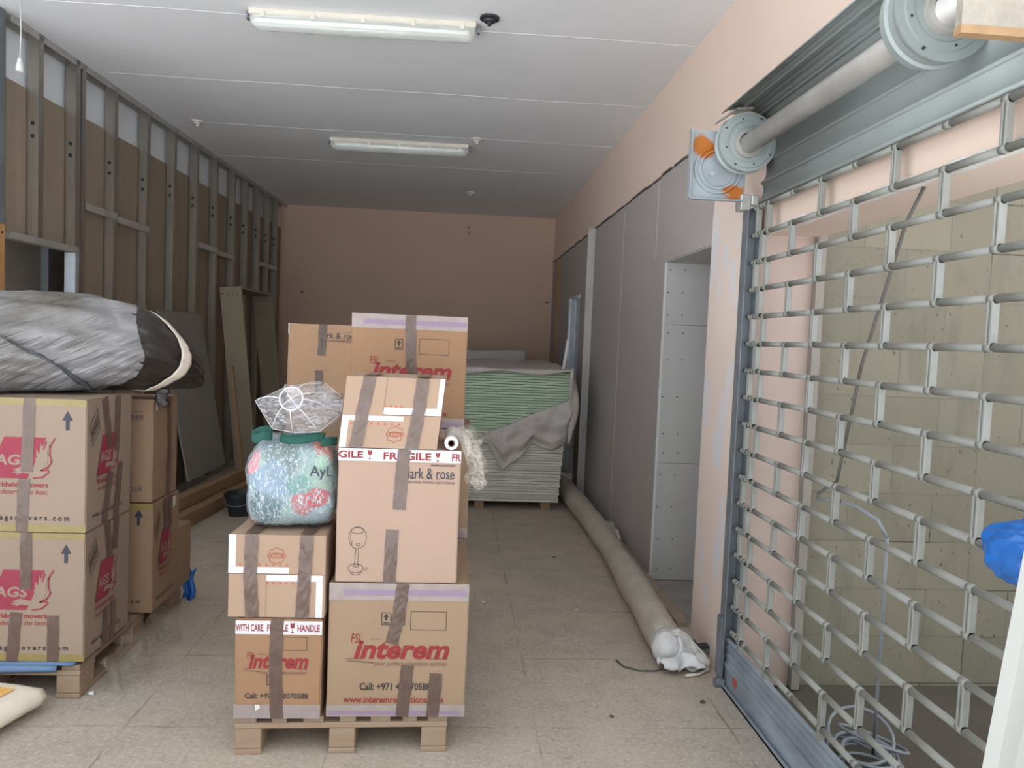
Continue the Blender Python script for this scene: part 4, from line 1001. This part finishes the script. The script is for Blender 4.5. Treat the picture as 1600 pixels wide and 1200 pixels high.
# ---- big wrapped bundle lying over the left boxes
bd = thing('wrapped_bundle', 'big soft roll wrapped in grey and black plastic on top of the left boxes', 'bundle', (-1.75, 3.66, 1.27))
tip = Vector((.47, .36, .175)); axd = Vector((-.83, -.558, 0)).normalized(); side = Vector((axd.y, -axd.x, 0))
if side.y > 0: side = -side
RP = [(0, .02), (.03, .075), (.08, .12), (.15, .16), (.25, .193), (.4, .212), (.6, .215), (.8, .205), (.92, .18), (1, .12)]
def prof_r(s):
    for (a, ra), (b, rb) in zip(RP, RP[1:]):
        if s <= b: t = (s - a) / (b - a); return ra + (rb - ra) * t
    return RP[-1][1]
LEN = 1.25
def bundle_pt(s, th, off=0., wr=1.0):
    """s along the roll, th round it: 0 faces the viewer, pi/2 is up"""
    r = prof_r(s); rh = r * 1.22; rz = r
    pl_ = abs(noise.noise(Vector((math.cos(th) * 3.2 + s * 2.0, math.sin(th) * 3.2 - s * 1.5, s * 4.5)))) * .028 + noise.noise(Vector((math.cos(th) * 7 + s * 6, math.sin(th) * 7, s * 5))) * .009
    k = 1 + (off + pl_ * wr) / max(r, .05)
    c = tip + axd * (s * LEN); c.z = rz * .98 + .006 + .05 * max(0, .3 - s)
    p = c + side * (math.cos(th) * rh * k) + Vector((0, 0, math.sin(th) * rz * k))
    p.z = max(p.z, .004)
    return p
mb = MB(); mb.grid(lambda u, v: bundle_pt(.005 + .55 * u, 2 * PI * v), 60, 72); mb.build('black_wrapping', 'black_bag', bd)
def sb_(v): return .36 - .10 * math.cos(2 * PI * v - .5) * 1.0 + .03 * math.sin(6 * PI * v)
mb = MB(); mb.grid(lambda u, v: bundle_pt(sb_(v) + (1.0 - sb_(v)) * u, 2 * PI * v, .007 * min(1, u * 12), 1.15), 90, 90); mb.build('grey_wrapping', 'grey_wrap', bd)
mb = MB(); mb.grid(lambda u, v: bundle_pt(.235 - .025 * math.sin(2 * PI * v) - .150 * math.cos(2 * PI * v) + .042 * u, 2 * PI * v, .012, .6), 4, 60); mb.build('strap', 'strap', bd, solid=.003)
mb = MB()
def seam(u, v):
    q = .97 - .52 * u; th = 1.02 - 1.95 * u * (.6 + .4 * u) + .10 * math.sin(u * 9)
    w = (.17 + .06 * math.sin(u * 17)) * (1 + 1.2 * max(0, u - .75) * 4)
    return bundle_pt(q + (v - .5) * w * .25, th + (v - .5) * w, .012 + .010 * math.sin(v * 9 + u * 12) + .016 * math.sin(PI * v))
mb.grid(seam, 60, 8); mb.build('gathered_seam', 'seam_dark', bd, solid=.003)
mb = MB(); mb.grid(lambda u, v: (.285 + .05 * u + .006 * math.sin(v * 8), .24 + .02 * u, .02 - .10 * v + .006 * math.sin(u * 7)), 6, 8); mb.build('loose_flap', 'black_bag', bd, solid=.003)
mb = MB()

# ================================================================== WRAPPED BAG AND LAMPSHADE
bg_ = thing('floral_shopping_bag', 'stuffed floral shopping bag wrapped in clear film on the lower carton', 'bag', (-.607, 3.01, 1.018))
def blob(scale, amp, seedv, wob=1.0):
    mb = MB(); bmesh.ops.create_icosphere(mb.bm, subdivisions=5, radius=1)
    for v in mb.bm.verts:
        q = v.co.normalized(); p = 3.4
        r = (abs(q.x) ** p + abs(q.y) ** p + abs(q.z) ** p) ** (-1 / p)
        q2 = q * r; taper = 1 - .07 * q2.z + .02 * q2.x
        n_ = noise.noise(q * 2.3 + Vector((seedv, 0, 0))) * amp + abs(noise.noise(q * 6)) * amp * .4
        v.co = Vector((q2.x * scale[0] * taper, q2.y * scale[1] * taper, q2.z * scale[2])) * (1 + n_ * wob)
        lim = -.174
        if v.co.z < lim: v.co.z = lim
    for f in mb.bm.faces: f.smooth = True
    return mb
blob((.164, .135, .170), .06, 1).build('bag_body', 'floral', bg_)
fb = blob((.169, .141, .175), .075, 1, 1.1); fb.build('stretch_film', 'film_bag', bg_)
mb = MB(); me = text_mesh('AyL', .01, 0)
mb.add_mesh(me, Matrix(((.085, 0, 0, .085), (0, 0, -1, -.148), (0, .052, 0, .022), (0, 0, 0, 1)))); mb.build('bag_lettering', 'ink_navy', bg_)
def ribbon(pts, w, name, m, parent):
    mb = MB(); P_ = [Vector(p) for p in pts]
    def f(u, v):
        k = u * (len(P_) - 1); i = min(int(k), len(P_) - 2); q = P_[i].lerp(P_[i + 1], k - i)
        return q + Vector((0, -.012 * (1 - v), w * (v - .5)))
    mb.grid(f, (len(P_) - 1) * 3, 3); return mb.build(name, m, parent, solid=.004)
ribbon([(-.135, -.11, .175), (-.115, -.13, .165), (-.09, -.135, .18), (-.06, -.12, .178), (-.075, -.10, .195), (-.11, -.10, .19), (-.135, -.11, .175)], .034, 'handle', 'green_cloth', bg_)
ribbon([(-.03, -.11, .172), (.0, -.13, .166), (.05, -.135, .17), (.10, -.12, .178), (.13, -.10, .175)], .032, 'handle', 'green_cloth', bg_)
ribbon([(.12, -.12, .158), (.15, -.10, .162), (.17, -.07, .158)], .03, 'handle', 'green_cloth', bg_)

ls = thing('wire_lampshade', 'white wire lampshade frame wrapped in clear film on top of the floral bag', 'lampshade', (-.58, 2.98, 1.215))
def q(x, y, z): return Vector((x + .58, y - 2.98, z - 1.215))
rc = q(-.583, 2.80, 1.343); rr = .0405
ringp = [rc + Vector((math.cos(a) * rr, .012 * math.sin(a), math.sin(a) * rr)) for a in [2 * PI * k / 28 for k in range(28)]]
mb = MB(); mb.tube(ringp, .0032, 8, closed=True); mb.build('top_ring', 'white_paint', ls)
outl = [q(-.742, 2.93, 1.318), q(-.665, 2.88, 1.222), q(-.585, 2.86, 1.213), q(-.495, 2.88, 1.216), q(-.43, 2.97, 1.275), q(-.44, 3.08, 1.33), q(-.52, 3.12, 1.385), q(-.65, 3.06, 1.37)]
mb = MB(); mb.tube(outl, .0015, 7, closed=True); mb.build('bottom_ring', 'white_paint', ls)
for k, o_ in enumerate(outl):
    a = ringp[min(range(28), key=lambda i: (ringp[i] - o_).length)]
    mid = a.lerp(o_, .5) + Vector((0, -.02, .012))
    mb = MB(); mb.tube([a, a.lerp(mid, .5) + Vector((0, -.004, .004)), mid, mid.lerp(o_, .55) + Vector((0, -.006, .003)), o_], .0022, 7); mb.build('rib_wire', 'white_paint', ls)
mb = MB(); mb.tube([ringp[3], rc + Vector((.0, .01, .0)), ringp[17]], .002, 6); mb.tube([ringp[10], rc + Vector((-.005, .012, .002)), ringp[24]], .002, 6); mb.build('ring_spider', 'white_paint', ls)
mb = MB()
hull_pts = [p_ + Vector((0, -.004, 0)) for p_ in ringp[::4]] + [o_ * 1.0 for o_ in outl] + [q(-.58, 3.1, 1.225), q(-.66, 3.04, 1.23), q(-.46, 3.06, 1.23)]
for p_ in hull_pts: mb.bm.verts.new(p_)
bmesh.ops.convex_hull(mb.bm, input=mb.bm.verts[:])
bmesh.ops.triangulate(mb.bm, faces=mb.bm.faces[:])
for _ in range(3): bmesh.ops.subdivide_edges(mb.bm, edges=mb.bm.edges[:], cuts=1, use_grid_fill=True)
for v in mb.bm.verts:
    n_ = noise.noise_vector(v.co * 26) * .004; v.co += n_; v.co.z = max(v.co.z, -.002)
for f in mb.bm.faces: f.smooth = True
mb.build('stretch_film', 'film_white', ls)

# roll of stretch film with its loose tail on the tall pale box
fr_ = thing('stretch_film_roll', 'roll of clear stretch film with loose tail beside the leaning top carton', 'film roll', (-.004, 2.86, 1.194))
mb = MB(); mb.lathe([(.013, -.02), (.025, -.02), (.026, -.015), (.026, .30), (.013, .30)], (0, 1, 0), (.0, 0, 0), 24); mb.build('film_winding', 'roll_white', fr_)
mb = MB(); mb.lathe([(.010, -.03), (.013, -.03), (.013, .31), (.010, .31), (.010, -.03)], (0, 1, 0), (.0, 0, 0), 20); mb.build('cardboard_core', 'ink_grey', fr_)
mb = MB()
def tail(u, v):
    x = .01 + .085 * math.sin(min(1, v * 1.6) * PI / 2) + .014 * math.sin(u * 11 + v * 7); y = -.02 + .14 * u + .02 * math.sin(v * 9)
    z = .03 - .24 * max(0, v - .12) ** 1.1 + .02 * math.sin(u * 8 + v * 5)
    n_ = noise.noise_vector(Vector((u * 5, v * 7, 1))) * .028
    w = 1 - .5 * abs(v - .55)
    return Vector((x + (u - .5) * .03 * w, y, z)) + n_
mb.grid(tail, 40, 44); mb.build('loose_tail', 'film_tail', fr_)
mb = MB(); mb.grid(lambda u, v: tail(.1 + .7 * v, .1 + .85 * u) + Vector((.018, -.02, .006)) + noise.noise_vector(Vector((u * 9, v * 6, 5))) * .02, 30, 30); mb.build('loose_tail', 'film_tail', fr_)

# ================================================================== PLASTERBOARD STACK AT THE BACK
proto = None
NSH = 50
for i in range(NSH):
    z = .078 + i * .0246; lean = .085 * (i / NSH) ** 1.2
    green = i >= 27
    lab = 'pale green plasterboard sheet in the upper part of the stack at the back' if green else 'grey-white plasterboard sheet in the lower part of the stack at the back'
    key = 'green' if green else 'grey'
    if proto is None or proto[0] != key:
        mb = MB(); mb.box(-.6, 0, 0, .6, 2.4, .0102); mb.box(-.6, .006, .0103, .6, 2.4, .0203); mb.bevel(.0012)
        o = mb.build('plasterboard_sheet', 'plaster_green' if green else 'plaster_edge'); proto = (key, o)
    else:
        o = proto[1].copy(); C.objects.link(o)
    o.location = (.415 + lean + .004 * math.sin(i * 2.3), 7.13 + .012 * math.sin(i * 1.7) + .01 * ((i * 37) % 5) / 5, z)
    tag(o, lab, 'plasterboard', 'green plasterboard sheets' if green else 'grey plasterboard sheets')
sp = thing('stack_bearers', 'short timber bearers holding up the plasterboard stack', 'bearer', (.4, 7.2, 0))
for x in (-.55, -.13, .5):
    mb = MB(); mb.box(x - .045, -.03, 0, x + .045, 2.2, .077); mb.bevel(.003).build('bearer', 'timber', sp)
st = tag(MB().box(.52, 7.2, 1.308, .9, 9.2, 1.313).build('cover_sheet', 'plaster_light'), 'thin grey board lying on top of the plasterboard stack', 'board')
ds = thing('dust_sheet', 'dusty translucent plastic sheet draped over the plasterboard stack', 'plastic sheet', (.6, 7.1, 1.0))
TOPC = [(-.60, -.36), (-.43, -.33), (-.1, -.20), (.2, -.06), (.47, .055), (.50, .08)]
BOTC = [(-.60, -.40), (-.43, -.36), (-.27, -.37), (-.22, -.47), (-.14, -.62), (.0, -.52), (.14, -.36), (.32, -.43), (.46, -.34), (.50, -.2)]
def lerp_curve(c, x):
    for (a, za), (b, zb) in zip(c, c[1:]):
        if x <= b: return za + (zb - za) * (x - a) / (b - a)
    return c[-1][1]
def dsheet(u, v):
    x = -.58 + 1.075 * u; a = lerp_curve(TOPC, x); b = lerp_curve(BOTC, x)
    y = .012 - .055 * math.sin(PI * min(1, v * 1.1)) * (.3 + .7 * u) + .014 * math.sin(u * 22 + v * 5) + .01 * math.sin(v * 15 - u * 9) - .02 * v
    return (x, min(y, .012), a + (b - a) * v + .008 * math.sin(u * 40) * v)
mb = MB(); mb.grid(dsheet, 80, 26); mb.build('front_drape', 'dust_sheet', ds, solid=.003)
def corner(u, v):
    a = -PI / 2 + u * PI * .8
    r = .035 + .04 * math.sin(PI * v) + .01 * math.sin(u * 9 + v * 7)
    return (.47 + r * math.cos(a) * 1.2, .02 + r * math.sin(a) + .25 * max(0, u - .5), .335 - .70 * v + .02 * math.sin(u * 6))
mb = MB(); mb.grid(corner, 20, 30); mb.build('corner_drape', 'dust_sheet', ds, solid=.003)
def topd(u, v):
    x = -.62 + 1.12 * u; edge = -.05 + .012 * math.sin(u * 17)
    y = -.02 + 2.2 * v; zz = .318 + .03 * abs(math.sin(u * 6 + v * 9)) * (.3 + v) + .05 * max(0, u - .7)
    if v < .06: zz -= (.06 - v) / .06 * (.035 + .02 * math.sin(u * 11)); y = -.012
    return (x, y, zz)
mb = MB(); mb.grid(topd, 60, 36); mb.build('top_drape', 'dust_sheet', ds, solid=.003)
bst = thing('wrapped_board_pile', 'low pile under grey film behind the plasterboard stack', 'pile', (.32, 9.7, 0))
mb = MB(); mb.box(-.55, -.02, 0, .55, 1.4, 1.38); mb.bevel(.01).build('boards', 'board_grey', bst)
mb = MB(); mb.grid(lambda u, v: (-.57 + 1.14 * u, -.035 + .008 * math.sin(u * 20), 1.46 + .012 * math.sin(u * 9) - .55 * v + .01 * math.sin(v * 12)), 40, 14); mb.grid(lambda u, v: (-.57 + 1.14 * u, -.035 + 1.4 * v, 1.46 + .012 * math.sin(u * 9)), 40, 4); mb.build('film_cover', 'dust_sheet', bst, solid=.003)
bt = tag(MB().box(-.012, -.008, 0, .012, .008, .32).build('white_batten', 'white_paint'), 'short white batten sticking up behind the draped plasterboard stack', 'batten'); bt.location = (1.03, 7.32, 1.30); bt.rotation_euler = (0, .12, 0)

# ================================================================== THINGS ALONG THE LEFT WALL
lbd = thing('leaning_board', 'grey plasterboard sheet leaning on the stud partition, left of the door lining', 'board', (-2.3, 7.4, 0))
mb = MB()
P0 = [(-.285, -.52, 1.735), (-.245, .47, 1.722), (.03, .47, .235), (-.0, -.52, .235)]
mb.hexa([P0[3], P0[2], Vector(P0[3]) + Vector((-.013, 0, 0)), Vector(P0[2]) + Vector((-.013, 0, 0)), P0[0], P0[1], Vector(P0[0]) + Vector((-.013, 0, 0)), Vector(P0[1]) + Vector((-.013, 0, 0))])
mb.build('sheet', 'board_grey', lbd)
mb = MB(); mb.box(-.15, .465, .98, -.12, .48, 1.03); mb.build('edge_clip', 'black_plastic', lbd)
# beams on the floor
for i, (x, z, l, lab) in enumerate(((-2.02, 0, 4.3, 'long timber beam on the floor along the left wall, nearest the aisle'), (-2.13, 0, 4.3, 'long timber beam on the floor tucked against the leaning plasterboard'), (-2.06, .124, 4.0, 'long timber beam lying on the two beams by the left wall'))):
    t = thing('timber_beam', lab, 'beam', (x - .13, 5.7, z), -.092, 'timber beams along the left wall')
    mb = MB(); mb.box(-.05, 0, 0, .05, l, .12) if i < 2 else mb.box(-.09, 0, 0, .0, l, .10); mb.bevel(.004).build('length', 'timber', t)
fm = thing('door_lining', 'beige door lining frame of wide boards leaning on the stud partition', 'door frame', (-2.3, 8.35, 0))
def lean(z): return -.207 + (2.0 - z) * .104
for yl, z0 in ((0, .0), (1.36, .0)):
    mb = MB(); q0, q1 = lean(z0), lean(2.0); w = .222
    mb.hexa([(q0, yl, z0), (q0 + w, yl, z0), (q0, yl + .03, z0), (q0 + w, yl + .03, z0), (q1, yl, 2.0), (q1 + w, yl, 2.02), (q1, yl + .03, 2.0), (q1 + w, yl + .03, 2.02)])
    o = mb.build('side_board', 'mdf', fm)
    hb = MB()
    for k in range(4): hb.lathe([(0, -.002), (.007, -.002), (.007, .001)], (0, 1, 0), (q1 + .03 + .05 * k, yl, 1.955 - .004 * (k % 2)), 8)
    hb.build('screw_hole', 'black_plastic', o)
mb = MB(); q1 = lean(2.0); mb.hexa([(q1, 0, 2.0), (q1 + .222, 0, 2.02), (q1, 1.39, 2.0), (q1 + .222, 1.39, 2.02), (q1, 0, 2.025), (q1 + .222, 0, 2.045), (q1, 1.39, 2.025), (q1 + .222, 1.39, 2.045)]); mb.build('head_board', 'mdf', fm)
lt = tag(MB().hexa([(0, 0, 0), (.035, 0, 0), (0, .03, 0), (.035, .03, 0), (-.125, 0, 1.06), (-.09, 0, 1.06), (-.125, .03, 1.06), (-.09, .03, 1.06)]).build('timber_lath', 'timber'), 'thin timber lath leaning left of the door lining', 'lath'); lt.location = (-2.17, 8.0, .16)
bk = thing('bucket', 'black plastic bucket on the floor beside the timber beams', 'bucket', (-1.80, 6.66, 0))
mb = MB(); mb.lathe([(0, .0), (.085, .0), (.115, .17), (.13, .17), (.13, .195), (.11, .195), (.078, .01), (0, .01)], (0, 0, 1), (0, 0, 0), 28); mb.build('pail', 'black_plastic', bk)
mb = MB(); mb.tube([(.125 * math.cos(a), -.125 * math.sin(a) - .01, .17 - .07 * math.sin(a)) for a in [PI * k / 12 for k in range(13)]], .004, 6); mb.build('bail_handle', 'steel_dull', bk)
tr_ = thing('plastic_trough', 'dark plastic trough behind the black bucket', 'trough', (-1.52, 6.98, 0))
mb = MB(); mb.hexa([(-.16, -.12, 0), (.2, -.12, 0), (-.16, .2, 0), (.2, .2, 0), (-.2, -.16, .2), (.24, -.16, .2), (-.2, .24, .2), (.24, .24, .2)]); mb.bevel(.008).build('tub', 'black_plastic', tr_)

# ================================================================== WRAPPED ROLL ALONG THE RIGHT WALL
pr = thing('wrapped_roll', 'long dusty roll wrapped in plastic lying along the foot of the right wall', 'roll', (1.15, 3.75, 0))
path = [(1.105, 3.62), (1.125, 3.85), (1.15, 4.3), (1.175, 4.9), (1.195, 5.5), (1.205, 6.1), (1.20, 6.9), (1.185, 7.6), (1.18, 8.3)]
def pth(s):
    k = s * (len(path) - 1); i = min(int(k), len(path) - 2); a, b = path[i], path[i + 1]; t = k - i
    return Vector((a[0] + (b[0] - a[0]) * t, a[1] + (b[1] - a[1]) * t, 0)) - Vector((1.15, 3.75, 0))
def rad(s):
    r = .094 - .012 * s
    for c, d in ((.10, .010), (.27, .008), (.40, -.008), (.555, .010), (.72, .006)):
        r += d * (1 / (1 + math.exp(-(s - c) * 120)) - .5)
    return r
def roll_pt(u, v):
    s = u; c = pth(s); r = rad(s) * min(1, u * 30) ** .5; a = 2 * PI * v
    r *= 1 + .07 * noise.noise(Vector((math.cos(a) * 1.5, math.sin(a) * 1.5, s * 16))) + .03 * noise.noise(Vector((math.cos(a) * 3 + s * 12, math.sin(a) * 3, s * 60)))
    return Vector((c.x + r * math.cos(a), c.y, max(.002, .088 + r * math.sin(a))))
mb = MB(); mb.grid(lambda u, v: roll_pt(.055 + .945 * u, v), 130, 28); mb.build('outer_wrapping', 'roll_wrap', pr)
mb = MB(); mb.grid(lambda u, v: roll_pt(.09 * u, v) + (Vector((0, 0, 0))), 24, 28); mb.build('torn_end', 'roll_white', pr)
mb = MB(); bmesh.ops.create_icosphere(mb.bm, subdivisions=4, radius=1)
for v in mb.bm.verts:
    n_ = v.co.normalized(); r = 1 + .35 * noise.noise(n_ * 2.2) + .15 * abs(noise.noise(n_ * 5))
    v.co = Vector((.115 + n_.x * .075 * r, 2.22 + n_.y * .26 * r, max(.032, .085 + n_.z * .075 * r)))
for f in mb.bm.faces: f.smooth = True
mb.build('torn_wrap_lump', 'roll_wrap', pr)
mb = MB(); mb.tube([(-.085 + .01 * k, .03 + .02 * math.sin(k), .05) for k in range(2)] + [(.06 * math.cos(a) - .01, .02 + .006 * k, .082 + .083 * math.sin(a)) for k, a in enumerate([PI + j * PI / 6 for j in range(0, 22)])], .006, 7); mb.build('tie_cord', 'lamp_tray', pr)
def litter(name, label, cat, pts, r, m, z=.0):
    mb = MB(); mb.tube(pts, r, 7); return tag(mb.build(name, m), label, cat)
MB().grid(lambda u, v: Vector((-.10 + .22 * u, -.20 + .16 * v, .02 + .13 * math.sin(PI * u) * v + .02 * math.sin(v * 9))) + noise.noise_vector(Vector((u * 4, v * 4, 2))) * .03 + Vector((0, 0, .02)), 24, 20).build('crumpled_tail', 'roll_white', pr, solid=.002)
MB().grid(lambda u, v: (-1.15 + 1.12 + .18 * u + .02 * math.sin(v * 6), -3.75 + 3.58 + .2 * v + .03 * u, .018 + .055 * math.sin(PI * v) * (1 - u * .4) + .015 * math.sin(u * 9 + v * 4)), 18, 16).build('crumpled_tail', 'roll_white', pr, solid=.002)
litter('loose_wire', 'thin dark wire curling on the floor left of the wrapped roll', 'wire', [(.86, 3.72, .006), (.88, 3.64, .008), (.95, 3.60, .006), (1.03, 3.60, .006), (1.10, 3.62, .02)], .004, 'cable_dark')
MB().tube([(x - 1.15, y - 3.75, z) for x, y, z in ((1.13, 3.66, .17), (1.22, 3.70, .13), (1.30, 3.68, .05), (1.29, 3.60, .012), (1.22, 3.55, .01), (1.16, 3.54, .01))], .007, 7).build('tie_cord', 'lamp_tray', pr)
jb = thing('socket_box', 'small dark metal box on the floor against the pillar foot', 'junction box', (1.335, 3.83, 0), .3)
mb = MB(); mb.box(-.04, -.03, 0, .04, .03, .045); mb.bevel(.004).build('housing', 'black_plastic', jb)
mb = MB(); mb.box(-.03, -.032, .006, .03, -.03, .035); mb.build('face_plate', 'steel_dull', jb)
tag(MB().hexa([(1.23, 3.86, 0), (1.33, 3.84, 0), (1.25, 3.93, 0), (1.34, 3.92, 0), (1.26, 3.875, .05), (1.31, 3.87, .055), (1.27, 3.905, .04), (1.32, 3.9, .05)]).bevel(.006).build('rubble_lump', 'rubble'), 'lump of dark rubble by the pillar foot behind the roll end', 'rubble')
sst = thing('steel_stud_length', 'loose galvanised stud standing upright against the right wall lining', 'stud', (XW - .008, 7.79, 0))
mb = MB(); mb.box(-.075, -.0015, 0, -.0, 0, 2.76); mb.box(-.075, 0, 0, -.0735, .045, 2.76); mb.box(-.0015, 0, 0, 0, .045, 2.76)
for k in range(3): mb.box(-.06 + k * .02, -.003, 0, -.054 + k * .02, -.0015, 2.76)
mb.build('profile', 'steel', sst)
mb = MB(); mb.box(-.003, -.02, 1.78, .006, -.002, 1.84); mb.box(-.003, -.02, .92, .006, -.002, .96); mb.build('fixing_tab', 'steel_dull', sst)

# ================================================================== FLOOR LITTER
cb = thing('paper_sack', 'white and yellow paper sack lying at the lower left edge', 'sack', (-1.86, 3.06, 0), -.25)
mb = MB(); bmesh.ops.create_cube(mb.bm, size=1); bmesh.ops.subdivide_edges(mb.bm, edges=mb.bm.edges[:], cuts=9, use_grid_fill=True)
for v in mb.bm.verts:
    x, y, z = v.co * 2; e = 1 - .45 * max(abs(x), abs(y)) ** 4
    v.co = Vector((x * .22 * (1 - .1 * z * z), y * .17, .062 + z * .06 * e + .006 * noise.noise(Vector((x, y, z)) * 3))); v.co.z = max(v.co.z, .002)
for f in mb.bm.faces: f.smooth = True
mb.build('sack_body', 'bag_paper', cb)
def top_patch(x0, y0, x1, y1, name, m):
    def f(u, v):
        x = (x0 + (x1 - x0) * u); y = (y0 + (y1 - y0) * v); e = 1 - .45 * max(abs(x), abs(y)) ** 4
        return (x * .22 * .9, y * .17, .0655 + .06 * e + .006 * noise.noise(Vector((x, y, 1)) * 3))
    mb = MB(); mb.grid(f, 10, 10); mb.build(name, m, cb)
top_patch(-.5, -.5, .72, .55, 'yellow_panel', 'yellow_print'); top_patch(.15, -.62, .5, .05, 'blue_panel', 'blue_print')
rnd = random.Random(5)
for i, (x, y, s, lab) in enumerate(((.78, 5.55, .012, 'small dark chip on the floor left of the wrapped roll'), (.22, 4.55, .016, 'dark crumb on the floor right of the tall pale box'), (1.16, 3.28, .015, 'dark crumb on the floor near the grille foot'), (.72, 3.15, .013, 'dark crumb on the open floor in front of the roll'), (.77, 4.45, .014, 'pale chip on the floor beside the wrapped roll'), (-1.5, 3.32, .018, 'pale scrap on the floor by the left pallet foot'))):
    mb = MB(); bmesh.ops.create_icosphere(mb.bm, subdivisions=1, radius=s)
    for v in mb.bm.verts: v.co *= rnd.uniform(.6, 1.2); v.co.z *= .4
    lo = min(v.co.z for v in mb.bm.verts)
    for v in mb.bm.verts: v.co.z -= lo
    o = tag(mb.build('floor_crumb', 'white_label' if 'pale' in lab else 'rubble'), lab, 'debris', 'crumbs on the floor'); o.location = (x, y, 0)
